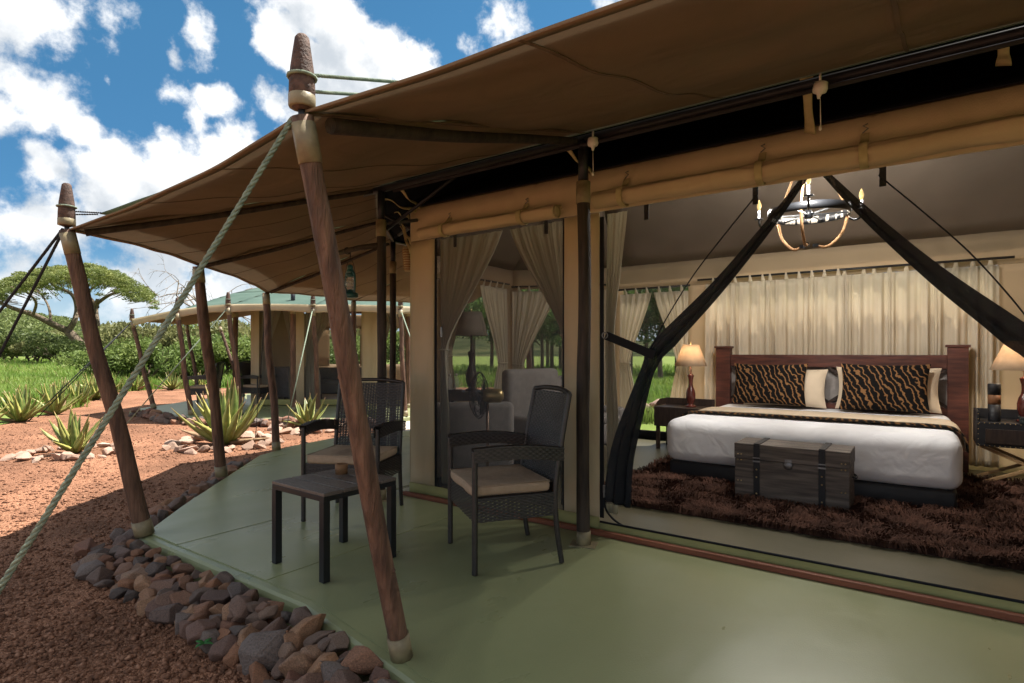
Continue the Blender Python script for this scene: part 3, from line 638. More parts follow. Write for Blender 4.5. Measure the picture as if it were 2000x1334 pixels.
for px in (888, 1066, 1262, 1475, 1724):                 # dark webbing tabs hanging inside the mesh
    x = wp(px, 430, WY + .03).x; MB().box((x, WY + .035, 2.10), (.03, .004, .11)).build('webbing_tab', BLACKT, tent, world=True)
# side and rear walls with window openings, floor, ceiling
BY, SX, LX = 7.45, -3.52, -4.9
PA, PB, PC, PD = (XL, WY), (LX, 4.82), (LX, 6.85), (-3.55, BY)
def panel_seg(a, b, u0, u1, z0, z1, name='wall_panel', mat=CANVAS_IN, th=.008, off=0.):
    a, b = Vector(a), Vector(b); e = (b - a).normalized(); n = Vector((-e.y, e.x)); L_ = (b - a).length; sd = random.uniform(0, 50)
    def f(u, v):
        d = lerp(u0, u1, u); p = a + e * d + n * (off + .006 * mnoise.noise(Vector((d * 3, sd, lerp(z0, z1, v))))); return (p.x, p.y, lerp(z0, z1, v))
    return MB().sheet(f, max(2, int((u1 - u0) / .1)), max(2, int((z1 - z0) / .15)), th).build(name, mat, tent, True, True)
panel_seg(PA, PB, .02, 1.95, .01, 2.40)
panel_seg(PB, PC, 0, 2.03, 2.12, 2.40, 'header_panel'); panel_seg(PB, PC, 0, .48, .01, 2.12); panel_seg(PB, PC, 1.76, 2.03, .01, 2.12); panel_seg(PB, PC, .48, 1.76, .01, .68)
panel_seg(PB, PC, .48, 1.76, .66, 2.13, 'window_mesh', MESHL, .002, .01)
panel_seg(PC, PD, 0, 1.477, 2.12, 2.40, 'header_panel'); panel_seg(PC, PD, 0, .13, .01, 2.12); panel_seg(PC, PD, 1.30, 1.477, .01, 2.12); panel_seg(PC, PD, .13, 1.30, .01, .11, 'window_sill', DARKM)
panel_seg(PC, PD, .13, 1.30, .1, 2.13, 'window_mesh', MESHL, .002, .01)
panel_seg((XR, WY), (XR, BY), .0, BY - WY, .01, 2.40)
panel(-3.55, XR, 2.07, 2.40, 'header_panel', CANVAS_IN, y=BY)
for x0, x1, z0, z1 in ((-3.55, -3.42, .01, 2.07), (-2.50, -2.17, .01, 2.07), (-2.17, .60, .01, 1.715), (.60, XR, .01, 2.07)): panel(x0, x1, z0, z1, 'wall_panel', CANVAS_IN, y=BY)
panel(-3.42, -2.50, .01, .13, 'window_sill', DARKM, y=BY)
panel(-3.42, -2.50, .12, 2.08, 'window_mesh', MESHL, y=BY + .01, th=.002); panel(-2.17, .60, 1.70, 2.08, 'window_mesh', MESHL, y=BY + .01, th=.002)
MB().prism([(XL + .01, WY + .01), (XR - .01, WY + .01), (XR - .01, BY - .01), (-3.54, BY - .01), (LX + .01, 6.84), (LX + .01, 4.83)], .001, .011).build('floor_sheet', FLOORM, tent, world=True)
def tri_sheet(a, b, c, d, name, mat, nu=16, nv=10, sag=.05, parent=tent, th=.006):
    a, b, c, d = map(V3, (a, b, c, d))
    f = lambda u, v: tuple(a.lerp(b, u).lerp(d.lerp(c, u), v) - Vector((0, 0, sag * math.sin(math.pi * u) * math.sin(math.pi * v))))
    return MB().sheet(f, nu, nv, th).build(name, mat, parent, True, True)
RX0, RX1, RY, RZ = -2.9, 1.3, 5.45, 3.5
Z3 = lambda p: (*p, 2.40); RA, RB = (RX0, RY, RZ), (RX1, RY, RZ)
sh_ = lambda p, k: (p[0], p[1] + .01 * k, p[2])
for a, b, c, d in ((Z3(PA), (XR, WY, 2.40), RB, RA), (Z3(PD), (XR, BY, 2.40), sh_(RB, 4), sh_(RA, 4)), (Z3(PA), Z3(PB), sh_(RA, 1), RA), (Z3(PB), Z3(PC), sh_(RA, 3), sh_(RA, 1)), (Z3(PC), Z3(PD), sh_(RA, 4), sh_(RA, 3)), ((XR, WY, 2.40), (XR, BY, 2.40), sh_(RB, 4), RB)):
    tri_sheet(a, b, c, d, 'inner_roof', CEIL); tri_sheet(*(V3(q) + V3((0, 0, .02)) for q in (a, b, c, d)), 'roof_gap_shade', DARKM)  # added dark sheet paints the unlit gap between inner roof and fly
# eave frame
FY, FZ = 3.157, 2.53
Cc, Ee, Qq, Rr = V3((-3.57, FY, FZ - .01)), V3((-4.33, 3.83, 2.5)), V3((-5.0, 4.6, 2.49)), V3((-5.1, 7.6, 2.49))
MB().tube([(-3.86, FY, FZ - .01), (7.0, FY, FZ)], .027, 10).build('eave_beam', STEEL, tent, True, True)
MB().tube([(-3.4, FY - .02, FZ - .055), (-1.2, FY - .02, FZ - .05), (3.0, FY - .02, FZ - .05)], .012, 8).build('rail_tube', RAILM, tent, True, True)
MB().tube([Cc + V3((0, .02, -.02)), Ee, Qq, Rr], .022, 8).build('eave_beam', STEEL, tent, True, True)
for a, b in (((-3.55, 3.2, 2.2), (-2.75, 3.3, 2.60)), ((-1.72, 3.2, 2.45), (-2.2, 3.9, 2.85)), ((-3.57, 3.18, 2.24), (-3.42, 3.42, 2.30)), ((-3.9, 3.5, 2.42), (-3.45, 3.5, 2.2)), ((-4.0, 3.75, 2.3), (-3.5, 3.6, 2.36))):
    MB().tube([a, b], .014, 7).build('brace', TUBE if a[2] < 2.3 and a[0] < -3.56 else STEEL, tent, True, True)
# brown awning: panels between eave and pole heads
Pt = {0: V3((.71, 1.13, 1.985)), 1: V3((-1.66, 1.13, 1.99)), 2: V3((-4.30, 1.275, 1.955)), 3: V3((-5.50, 2.64, 2.01)), 4: V3((-6.74, 4.07, 1.955)), 5: V3((-6.79, 5.48, 1.955)), 6: V3((-6.6, 7.6, 1.96)), -1: V3((7.2, 1.2, 1.96))}
def awning(A0, A1, B0, B1, bow=.12, sag=.045, wr=.013, k=9., parent=tent, name='awning_panel', mat=AWN, up=0., nu=44, nv=26, pin=0.):
    A0, A1, B0, B1 = (V3(p) for p in (A0, A1, B0, B1)); mid = (A0 + A1) / 2 - (B0 + B1) / 2; mid.normalize(); sd = random.uniform(0, 30)
    def f(u, v):
        o = B0.lerp(B1, u) + mid * bow * 4 * u * (1 - u); i = A0.lerp(A1, u); p = o.lerp(i, v)
        p.z += up - sag * math.sin(math.pi * v) * math.sin(math.pi * u) ** .7
        p.z += wr * .3 * math.sin(u * k * 2 + sd + 2 * mnoise.noise(Vector((u * 2, v * 2, sd)))) * (1 - v) ** .6 * math.sin(math.pi * u) + wr * .8 * math.sin(v * 17 + sd + 2.5 * mnoise.noise(Vector((u * 1.5, v * 2, sd + 9))))* min(1, 4 * (1 - v)) * min(1, v * 5)
        return tuple(p)
    o = MB().sheet(f, nu, nv, .006).build(name, mat, parent, True, True)
    if mat is AWN and nu > 30:                                   # lap-felled seams across the width of the cloth
        for uu in (.34, .67):
            MB().sheet(lambda a, b: tuple(V3(f(uu + (a - .5) * .006, b)) + V3((0, 0, -.0055))), 1, nv, .002).build('stitched_seam', SEAMM, o, False, True)
        MB().sheet(lambda a, b: tuple(V3(f(a, b * .022)) + V3((0, 0, -.005))), nu, 1, .002).build('edge_hem', AWN, o, True, True)
    return o
Fx = lambda x: V3((x, FY, FZ + .04))
C2, E2_, Q2, R2_ = (p + V3((0, 0, .04)) for p in (Cc, Ee, Qq, Rr))
PAN = [(Fx(.76), Fx(7.0), Pt[0], Pt[-1]), (Fx(-1.72), Fx(.76), Pt[1], Pt[0]), (C2, Fx(-1.72), Pt[2], Pt[1]), (E2_, C2, Pt[3], Pt[2]), (Q2, E2_, Pt[4], Pt[3]), (Q2.lerp(R2_, .4), Q2, Pt[5], Pt[4]), (R2_, Q2.lerp(R2_, .4), Pt[6], Pt[5])]
for a0, a1, b0, b1 in PAN:
    aw = awning(a0, a1, b0, b1, bow=.05 if b0 in (Pt[3], Pt[4], Pt[5]) else .11)
    # stitched seam down each joint
    k = 14; mb = MB(); f = lambda u, v: tuple(b0.lerp(a0, v) + V3(((u - .5) * .03, 0, -.006 - .045 * 0)))
    mb.sheet(f, 1, k, .003).build('seam', SEAMM, aw, False, True)
GT = {i: (p + ((p - V3((-.5, 5.4, 2))) * -.035)) + V3((0, 0, .095)) for i, p in Pt.items()}; GT[2] = V3((-4.15, 1.40, 2.06)); GT[1] = V3((-1.66, 1.24, 2.055)); GT[0] = V3((.71, 1.24, 2.055)); ROPE_TO = V3((-1.60, 1.66, 2.235))
UPZ = V3((0, 0, .10))
for (a0, a1, b0, b1), (i, j) in zip(PAN, ((0, -1), (1, 0), (2, 1), (3, 2), (4, 3), (5, 4), (6, 5))):
    awning(a0 + UPZ, a1 + UPZ, GT[i], GT[j], bow=.12, sag=.02, name='green_fly_panel', mat=FLYG, nu=20, nv=10)
T0, T1 = V3((-2.6, 5.45, 4.0)), V3((4.6, 5.45, 4.0))
for a, b, c, d in ((C2, Fx(7.0), T1, T0), (E2_, C2, T0, T0 + V3((0, .01, 0))), (Q2, E2_, T0 + V3((0, .01, 0)), T0 + V3((0, .02, 0))), (R2_, Q2, T0 + V3((0, .02, 0)), T0 + V3((0, .05, 0))), (R2_, V3((7, 7.58, 2.62)), T1, T0), (Fx(7.0), V3((7, 7.58, 2.62)), T1 + V3((0, .02, 0)), T1)):
    tri_sheet(a, b, c, d, 'fly_roof', FLYG, sag=.06); tri_sheet(*(V3(q) - V3((0, 0, .03)) for q in (a, b, c, d)), 'fly_underside_shade', DARKM, sag=.06)  # second sheet puts shade into the colour of the fly's underside
# canvas straps that tie the wall to the frame
def strap(a, b, w=.05, twist=1.2, mat=STRAPM):
    a, b = V3(a), V3(b); u0, n0 = frame_of(b - a)
    f = lambda u, v: tuple(a.lerp(b, v) + (u0 * math.cos(twist * v) + n0 * math.sin(twist * v)) * (u - .5) * w * (1 - .35 * math.sin(math.pi * v)) + n0 * .012 * math.sin(v * 9))
    return MB().sheet(f, 3, 14, .006).build('frame_strap', mat, tent, True, True)
strap((-1.86, FY, FZ - .03), (-1.80, WY - .02, 2.40)); strap(wp(1575, 152, FY), wp(1582, 262, WY - .03), .06, .5); strap(wp(1960, 60, FY), wp(1960, 130, WY - .03), .06, .3)
strap((-3.38, FY, FZ - .03), (-3.40, WY - .02, 2.40)); strap((-3.55, FY + .02, 2.44), (-3.44, WY - .02, 2.37), .04); strap((-3.56, 3.3, 2.36), (-3.52, WY - .02, 2.33), .035)
for k in range(2): strap((-3.7 - .1 * k, 3.5 + .1 * k, 2.33), (-3.53, WY + .01, 2.12 - .08 * k), .03)

# ------------------------------------------------------------------ poles, posts, ropes
def tent_pole(base, top, label, r0=.036, r1=.033, cap=True, group='awning poles of the near tent', cap_len=.25, kinks=.018, n=12):
    base, top = V3(base), V3(top); t = thing('tent_pole', label, 'pole', base, group=group); d = top - base; ax = d.normalized(); k = 16; pts = []; rs = []; sd = random.uniform(0, 99)
    for i in range(k + 1):
        q = i / k; p = d * q; env = min(1, max(0, (q - .06) * 3.2), max(0, (.9 - q) * 3.2))
        p += Vector((mnoise.noise(Vector((q * 2.2, sd, 0))), mnoise.noise(Vector((q * 2.2, sd, 5))), 0)) * kinks * 2.2 * env
        pts.append(p); rs.append(lerp(r0, r1, q) * (1 + .10 * mnoise.noise(Vector((q * 9, sd, 2)))))
    s0 = .05
    o = MB().tube(pts, rs, n).build('shaft', POLEW, t, True)
    for _ in range(3):
        i = random.randint(2, k - 3); a = random.uniform(0, 6.28); MB().lathe([(.001, -.012), (.012, -.008), (.014, 0), (.010, .006), (.001, .009)], pts[i] + Vector((math.cos(a) * rs[i] * .78, math.sin(a) * rs[i] * .78, 0)), 7).build('knot', POLEW, o, True)
    MB().tube([ax * .0, ax * .10], [r0 * 1.13] * 2, n).build('foot_sleeve', SLEEVE, t, True)
    MB().tube([d - ax * .15, d - ax * .02], [r1 * 1.09] * 2, n).build('head_sleeve', SLEEVE, t, True)
    if cap:
        cl = cap_len; sc = r1 / .033
        f = MB().lathe([(.018 * sc, .0), (.036 * sc, .012), (.038 * sc, .045), (.0385 * sc, .046), (.0375 * sc, .09), (.034 * sc, cl * .55), (.026 * sc, cl * .8), (.021 * sc, cl * .95), (.014 * sc, cl * .99), (.002, cl)], d + V3((0, 0, .02)), n).build('wooden_cap', CAPW, t, True)
        MB().lathe([(.0375 * sc, .008), (.0395 * sc, .01), (.0395 * sc, .048), (.0375 * sc, .05)], d + V3((0, 0, .02)), n).build('cap_ring', SLEEVE, f, True)
        MB().tube([d - ax * .02, d + V3((0, 0, .03))], .014, 8).build('spike', STEEL, t, True)
        MB().tube([d + V3((math.cos(a) * .04 * sc, math.sin(a) * .04 * sc, .118 * sc)) for a in np.linspace(0, 6.28, 15)[:-1]], .006, 5, closed=True).build('rope_turn', ROPEG, t, True)
    return t
tent_pole((-1.663, 1.577, .003), Pt[1] - V3((0, 0, .015)), 'nearest leaning wooden pole crossing in front of the small black table', .039, .036, kinks=.009)
tent_pole((-4.153, 1.654, .003), Pt[2], 'dark leaning pole at the deck corner with two black cords tied on top', .052, .04, kinks=.012, cap_len=.27)
tent_pole((-5.522, 2.874, .003), Pt[3] - V3((0, 0, .01)), 'awning pole standing in front of the big bright aloe with stone ring', .05, .046, cap=False)
tent_pole((-6.416, 4.013, .003), Pt[4] - V3((0, 0, .01)), 'thin awning pole on the deck edge between two aloes', .045, .042, cap=False)
tent_pole((-6.62, 5.36, .003), Pt[5] - V3((0, 0, .01)), 'awning pole partly hidden behind the nearest leaning pole', .04, .036, cap=False)
def spar(a, b, r, label):
    a, b = V3(a), V3(b); o = MB().tube(catmull([a, a.lerp(b, .35) + V3((0, 0, -.012)), a.lerp(b, .7) + V3((0, 0, -.004)), b], 5), [lerp(r, r * .8, i / 15) for i in range(16)], 9).build('awning_spar', POSTW, None, True, Vector(a)); o.location = a
    tag(o, label, 'spar', 'wooden spars under the awning'); return o
spar(Pt[1] + V3((0, .11, -.01)), (-1.74, FY - .06, FZ - .03), .028, 'wooden spar under the awning from nearest pole to door post')
spar(Pt[2] + V3((.02, .09, -.005)), (-3.62, FY - .05, FZ - .03), .022, 'wooden spar under the awning from the deck corner pole to the frame corner')
spar(Pt[3] + V3((.05, .05, 0)), Ee + V3((-.03, -.03, -.03)), .02, 'spar under the awning meeting the pole before the bright aloe')
spar(Pt[4] + V3((.08, .02, 0)), Qq + V3((-.05, -.02, -.03)), .02, 'spar under the awning above the green lantern')
def support_post(x, y, ztop, zs, label, r=.04, mat=POSTW, arm=False):
    t = thing('support_post', label, 'post', (x, y, .004), group='upright posts of the near tent frame'); pts = []; rs = []; sd = random.uniform(0, 50)
    for i in range(19):
        q = i / 18; pts.append((.012 * mnoise.noise(Vector((q * 3, sd, 0))), .012 * mnoise.noise(Vector((q * 3, sd, 4))), q * ztop)); rs.append(r * (1 + .07 * mnoise.noise(Vector((q * 9, sd, 1)))))
    s = MB().tube(pts, rs, 12).build('shaft', mat, t, True)
    MB().lathe([(r * 1.1, ztop - .13), (r * 1.12, ztop - .13), (r * 1.12, ztop + .005), (r * .9, ztop + .006)], pts[-1][:2] + (0,), 12).build('head_sleeve', SLEEVE, t, True)
    MB().lathe([(r * .8, ztop), (r * .8, zs)], pts[-1][:2] + (0,), 10).build('steel_extension', STEEL, t, True)
    MB().lathe([(r * 1.1, 0), (r * 1.1, .085)], (0, 0, .002), 12).build('foot_sleeve', SLEEVE, t, True)
    MB().box((0, 0, .003), (.16, .12, .006), .3).build('foot_plate', SLEEVE, t)
    if arm:
        a = MB().tube([(.0, -.02, 2.06), (-.25, -.02, 2.065), (-.5, -.02, 2.05)], [.024, .022, .021], 9).build('lantern_arm', POSTW, t, True)
        MB().tube([(-.40, -.02 + math.cos(k) * .028, 2.055 + math.sin(k) * .028) for k in np.linspace(0, 6.28, 13)[:-1]], .004, 5, closed=True).build('rope_turn', ROPED, t, True)
    return t
support_post(-1.716, 3.157, 2.25, FZ - .02, 'dark wooden post beside the open doorway', .04)
support_post(-3.57, 3.157, 2.26, FZ - .03, 'dark corner post with a stub arm carrying the green lantern', .038, arm=True)
support_post(-5.0, 4.6, 2.24, 2.48, 'thinner post standing behind the wicker chair at the tent corner', .037)
def guy(a, b, r, label, mat=ROPEG, strands=3, pitch=.05, group='guy ropes', sag=.0):
    t = rope_mb(a, b, r, pitch, strands, sag).build('guy_rope', mat, None, True, Vector(b)); t.location = b
    return tag(t, label, 'rope', group)
guy(Pt[1] + V3((-.02, -.02, -.02)), (-2.2, .12, GZ), .0092, 'thick green twisted rope running down from the nearest pole', pitch=.07, sag=.02)
guy(Pt[2] + V3((-.02, -.01, .0)), (-5.89, .8, GZ), .009, 'lower of two black cords tied to the deck corner pole', ROPED, 3, .028)
guy(Pt[2] + V3((-.03, -.01, .01)), (-6.5, .5, GZ), .009, 'upper of two black cords tied to the deck corner pole', ROPED, 3, .028)
for s, l in ((.03, 'upper'), (-.03, 'lower')):
    guy(Pt[1] + V3((.01, .03, .13 if s > 0 else .075)), ROPE_TO + V3((s * 3, 0, .0)), .0065, f'{l} short rope from nearest pole cap over the awning edge', pitch=.03)
    guy(Pt[2] + V3((.01, .03, .12 if s > 0 else .10)), GT[2] + V3((s, 0, .0)), .005, f'{l} short rope from the deck corner pole cap to the green fly', ROPED, 2, pitch=.03)
guy(Pt[4] + V3((-.02, .02, 0)), (-7.9, 4.6, GZ), .006, 'black cord slanting down from the thin awning pole', ROPED, 2)
# rope-bound roll at the corner
t = thing('canvas_roll', 'tan canvas roll bound with cord hanging at the tent corner', 'canvas roll', wp(797, 530, 3.5))
MB().tube([(0, 0, 0), (-.005, 0, .1), (-.02, 0, .21)], [.03, .036, .034], 10).build('roll', CANVAS, t, True)
for k in range(9): MB().tube([(-.002 * k + math.cos(a) * .037, math.sin(a) * .037, .015 + k * .021) for a in np.linspace(0, 6.28, 13)[:-1]], .006, 5, closed=True).build('cord_turn', ROPET, t, True)
def pull_light(p, label, tilt=0):
    t = thing('pull_switch', label, 'light switch', p, group='white pull-cord switches')
    MB().lathe([(.012, .03), (.03, .024), (.034, -.005), (.03, -.02), (.012, -.028), (.006, -.05)], n=14, rot=Matrix.Rotation(tilt, 3, 'Y')).build('housing', WPLAST, t, True)
    MB().tube([(0, 0, .028), (0, 0, .07)], .006, 6).build('mount', WPLAST, t, True)
    MB().tube([(0, 0, -.05), (.002, 0, -.18)], .0022, 5).build('cord', WPLAST, t, True)
    MB().lathe([(.002, -.205), (.008, -.2), (.006, -.185), (.002, -.178)], n=8).build('cord_knob', WPLAST, t, True)
pull_light(wp(1158, 278, FY - .04), 'white pull-cord switch hanging above the doorway post')
pull_light(wp(1602, 172, FY - .05), 'white tilted pull-cord switch beside the canvas frame strap', .15)

# lantern
def lantern(p, label, s=1., group=None):
    t = thing('lantern', label, 'lantern', p, group=group); t.scale = (s,) * 3
    MB().lathe([(.06, 0), (.066, .004), (.066, .035), (.05, .045), (.03, .05), (.028, .065), (.018, .07)], n=18).build('tank', LANT, t, True)
    MB().lathe([(.024, .065), (.038, .09), (.042, .115), (.036, .15), (.026, .175)], n=16).build('globe', GLASS, t, True)
    MB().lathe([(.03, .178), (.036, .185), (.034, .2), (.026, .206), (.03, .21), (.03, .235), (.022, .24), (.025, .245), (.025, .268), (.006, .28)], n=16).build('chimney', LANT, t, True)
    for sg in (-1, 1): MB().tube(catmull([(sg * .05, 0, .035), (sg * .06, 0, .1), (sg * .055, 0, .19), (sg * .03, 0, .225)], 5), .009, 8).build('side_tube', LANT, t, True)
    MB().tube([(math.cos(a) * .06, .0, .2 + math.sin(a) * .115) for a in np.linspace(0, 3.14, 13)], .0025, 5).build('bail_handle', STEEL, t, True)
    MB().tube([(0, 0, .315), (0, 0, .385)], .004, 5).build('hook', STEEL, t, True)
    for z in (.09, .12, .145): MB().tube([(math.cos(a) * .045, math.sin(a) * .045, z) for a in np.linspace(0, 6.28, 17)[:-1]], .0018, 4, closed=True).build('guard_wire', STEEL, t, True)
    return t
lantern((-3.93, 3.137, 1.66), 'green hurricane lantern hanging from the post arm near the tent corner')

# ================================================================== DECK FURNITURE
def weave(mb, S, nu, nv, amp=.0035, fill=.86, th=.0):
    """plaited strips: rows run along u, stakes along v; S(u, v) -> (point, normal)"""
    for j in range(nv):
        v0 = (j + .5 - fill / 2) / nv; v1 = (j + .5 + fill / 2) / nv; k = nu * 2; vs = []
        for i in range(k + 1):
            u = i / k; h = amp * math.cos(math.pi * (i / 2 + j)) if True else 0
            for v, e in ((v0, .4), ((v0 + v1) / 2, 1.25), (v1, .4)):
                p, n = S(u, v); vs.append(p + n * (h + amp * .6 * e))
        mb.add(vs, [(i * 3 + a, (i + 1) * 3 + a, (i + 1) * 3 + a + 1, i * 3 + a + 1) for i in range(k) for a in (0, 1)])
    for i in range(nu):
        u0 = (i + .5 - .28) / nu; u1 = (i + .5 + .28) / nu; vs = []
        for j in range(nv + 1):
            for u in (u0, u1):
                p, n = S(u, j / nv); vs.append(p - n * .0006)
        mb.add(vs, [(j * 2, j * 2 + 1, j * 2 + 3, j * 2 + 2) for j in range(nv)])
    return mb
def wrapped(mb, pts, r, pitch=.0105, n=8):
    pts = catmull(pts, 8); L_ = sum((b - a).length for a, b in zip(pts, pts[1:])); k = int(L_ / pitch) * 2; cum = [0]
    for a, b in zip(pts, pts[1:]): cum.append(cum[-1] + (b - a).length)
    out = []; rs = []
    for i in range(k + 1):
        d = L_ * i / k; j = max(0, min(len(pts) - 2, int(np.searchsorted(cum, d)) - 1)); q = (d - cum[j]) / max(1e-6, cum[j + 1] - cum[j]); out.append(pts[j].lerp(pts[j + 1], q)); rs.append(r * (1.06 if i % 2 else .90))
    return mb.tube(out, rs, n)
def wicker_chair(label, loc, rz, group):
    t = thing('wicker_armchair', label, 'chair', loc, rz, group); W, D = .275, .24
    for sx in (-1, 1):
        wrapped(MB(), [(sx * W, -D, .0), (sx * W, -D, .3), (sx * W, -D, .66)], .017).build('leg', WICK, t, True)
        wrapped(MB(), [(sx * (W - .01), D + .035, .0), (sx * (W - .01), D + .005, .2), (sx * (W - .01), D - .005, .42), (sx * (W - .01), D + .03, .66), (sx * (W - .012), D + .085, .955)], .016).build('leg', WICK, t, True)
        # arm: a deep plaited band on top of the front leg, bowed outward
        def S(u, v, sx=sx):
            y = lerp(-D - .012, D + .035, u); x = sx * (W + .02 * math.sin(math.pi * u)); s = v * 2.
            prof = [(-.022, .0), (-.024, .075), (.024, .075), (.022, .0)]
            q = min(v * 3, 2.999); i = int(q); a, b = prof[i], prof[i + 1]; f = q - i; n = [(-1, 0), (0, 1), (1, 0)][i]
            off = Vector((lerp(a[0], b[0], f), 0, lerp(a[1], b[1], f))); zb = .60 - .02 * u + .02 * math.sin(math.pi * u)
            return Vector((x + off.x, y, zb + off.z)), Vector((n[0], 0, n[1]))
        am = weave(MB(), S, 26, 18, .0022, .9).build('armrest', WICK, t, True); am['label'] = 'plaited wicker armrest band'
    # aprons round the seat
    def side(a, b):
        a, b = V3(a), V3(b); d = (b - a).normalized(); n = Vector((d.y, -d.x, 0))
        return lambda u, v: (a.lerp(b, u) + Vector((0, 0, lerp(.275, .405, v))), n)
    for a, b, k in (((-W, -D, 0), (W, -D, 0), 22), ((W, -D, 0), (W, D, 0), 19), ((W, D, 0), (-W, D, 0), 22), ((-W, D, 0), (-W, -D, 0), 19)):
        weave(MB(), side(a, b), k, 14).build('apron', WICK, t, True)
    MB().box((0, 0, .395), (2 * W - .02, 2 * D - .02, .02)).build('seat', WICK, t)
    def B(u, v):
        x = lerp(-W + .01, W - .01, u); bow = .03 * (1 - (2 * u - 1) ** 2); y = D - .005 + .085 * (v ** 1.4) * 1.02 + bow * (.4 + .6 * v)
        return Vector((x, y, lerp(.40, .95, v))), Vector((0, -1, .15))
    bk = weave(MB(), B, 24, 44, .0045, .84).build('backrest', WICK, t, True)
    wrapped(MB(), [(-W + .012, D + .085, .955), (-W * .4, D + .105, .972), (W * .4, D + .105, .972), (W - .012, D + .085, .955)], .014).build('top_rail', WICK, bk, True)
    c = rbox('cushion', (0, -.02, .437), (2 * W - .04, 2 * D - .02, .064), .024, CUSH, t, 4, cuts=6, amp=.008, freq=7)
    x_, y_ = W - .024, D - .014; MB().tube([(x_, -y_ - .02, .465), (x_ + .002, y_ - .02, .465), (-x_ - .002, y_ - .02, .465), (-x_, -y_ - .02, .465)], .004, 6, closed=True).build('piping', CUSH, t, True)
    return t
chA = wicker_chair('black wicker armchair with beige cushion in front of the mesh window', (-2.04, 2.73, .008), math.atan2(-.567, .824), 'wicker armchairs on the near deck')
chB = wicker_chair('black wicker armchair with beige cushion behind the small slatted table', (-3.42, 2.77, .008), math.atan2(.455, .89), 'wicker armchairs on the near deck')
# side table
def side_table(loc, rz):
    t = thing('side_table', 'low square black metal table with brown slatted top', 'table', loc, rz); W = .245
    for sx in (-1, 1):
        for sy in (-1, 1): MB().box((sx * (W - .02), sy * (W - .02), .21), (.04, .04, .42)).build('leg', BLKM, t, bevel=.002)
    for s in (-1, 1):
        MB().box((s * (W - .01), 0, .432), (.018, 2 * W - .002, .028)).build('rail', BLKM, t, bevel=.002); MB().box((0, s * (W - .01), .432), (2 * W - .04, .018, .028)).build('rail', BLKM, t, bevel=.002)
    for k in range(4):
        w = (2 * W + .006) / 4; MB().box((-W - .003 + (k + .5) * w, 0, .455), (w - .009, 2 * W + .004, .018)).build('slat', TBLW, t, bevel=.0025)
    return t
side_table((-2.745, 2.083, .008), R(-1.5) + R(90))
p = gp(667, 925, .472)
t = thing('wooden_pot', 'small carved wooden pot on the slatted table', 'pot', (p.x, p.y, .472))
MB().lathe([(.036, 0), (.037, .03), (.037, .058), (.031, .06), (.03, .03), (.002, .028)], n=12).build('bowl', BAMB, t, True)
# ================================================================== BEDROOM
bed = thing('bed', 'wide double bed with white sheets, black base and dark red wooden headboard', 'bed', (-.88, 6.3, .012))
rbox('base', (0, 0, .085), (2.17, 2.0, .17), .03, LEATH, bed, 3)
mt = rbox('mattress', (0, -.01, .36), (2.24, 2.03, .40), .10, WHITE, bed, 6, cuts=14, amp=.016, freq=2.6)
HB = 7.26 - 6.3
for x in (-1.975 + .88 - .02, .28 + .88 + 0): 
    ps = MB().box((x, HB, .62), (.17, .10, 1.24)).build('headboard_post', MAHOG, bed, bevel=.004)
    MB().box((x, HB, 1.25), (.20, .13, .025)).build('post_cap', MAHOG, ps, bevel=.004)
xa, xb = -1.975 + .88 + .065, .28 + .88 - .085
MB().box(((xa + xb) / 2, HB, 1.09), (xb - xa, .05, .14)).build('top_rail', MAHOG, bed, bevel=.004)
MB().box(((xa + xb) / 2, HB, .58), (xb - xa, .05, .10)).build('lower_rail', MAHOG, bed, bevel=.004)
MB().box(((xa + xb) / 2, HB + .03, .82), (xb - xa, .012, .42)).build('back_panel', SOFA, bed)
for k in range(4):
    a, b = xa + (xb - xa) * k / 4, xa + (xb - xa) * (k + 1) / 4
    MB().bar((a, HB, .63), (b, HB, 1.02), .03, .03).build('lattice_bar', DARKW, bed); MB().bar((a, HB - .012, 1.02), (b, HB - .012, .63), .03, .03).build('lattice_bar', DARKW, bed)
def pillow(c, w, h, th, mat, label, group, rx=R(16), rz=0, ears=0.):
    def mk(sg):
        def f(u, v):
            a, b = 2 * u - 1, 2 * v - 1; e = (1 - abs(a) ** 3.2) * (1 - abs(b) ** 3.2); pin = 1 - .07 * (1 - abs(a) ** 2) * abs(b) ** 3; pin2 = 1 - .07 * (1 - abs(b) ** 2) * abs(a) ** 3
            wv = .006 * mnoise.noise(Vector((a * 3, b * 3, c[0] * 5)))
            return (a * w / 2 * pin2, sg * (th / 2 * max(0, e) ** .45 + .004 + wv * e), b * h / 2 * pin)
        return f
    n = 26; mb = MB()
    for sg in (-1, 1):
        P = [[mk(sg)(i / n, j / n) for i in range(n + 1)] for j in range(n + 1)]; vs = [p for r in P for p in r]; fs = [(j * (n + 1) + i, j * (n + 1) + i + 1, (j + 1) * (n + 1) + i + 1, (j + 1) * (n + 1) + i) for j in range(n) for i in range(n)]
        mb.add(vs, fs if sg < 0 else [q[::-1] for q in fs])
    o = mb.build('pillow', mat, None, True); o.location = c; o.rotation_euler = (-rx, 0, rz)
    return tag(o, label, 'pillow', group)
pillow((-1.42, 6.96, .84), .78, .48, .16, TIGER, 'tiger-striped cushion standing nearest the smaller bedside lamp', 'striped cushions on the bed')
pillow((-.33, 6.94, .84), .78, .50, .16, TIGER, 'tiger-striped cushion standing next to the taller headboard post', 'striped cushions on the bed', rz=R(-3))
pillow((-1.28, 7.09, .80), .86, .44, .16, CREAMF, 'cream pillow behind the striped cushion by the smaller lamp', 'cream pillows on the bed')
pillow((-.31, 7.08, .82), .92, .46, .17, CREAMF, 'cream pillow behind the striped cushion by the taller post', 'cream pillows on the bed')
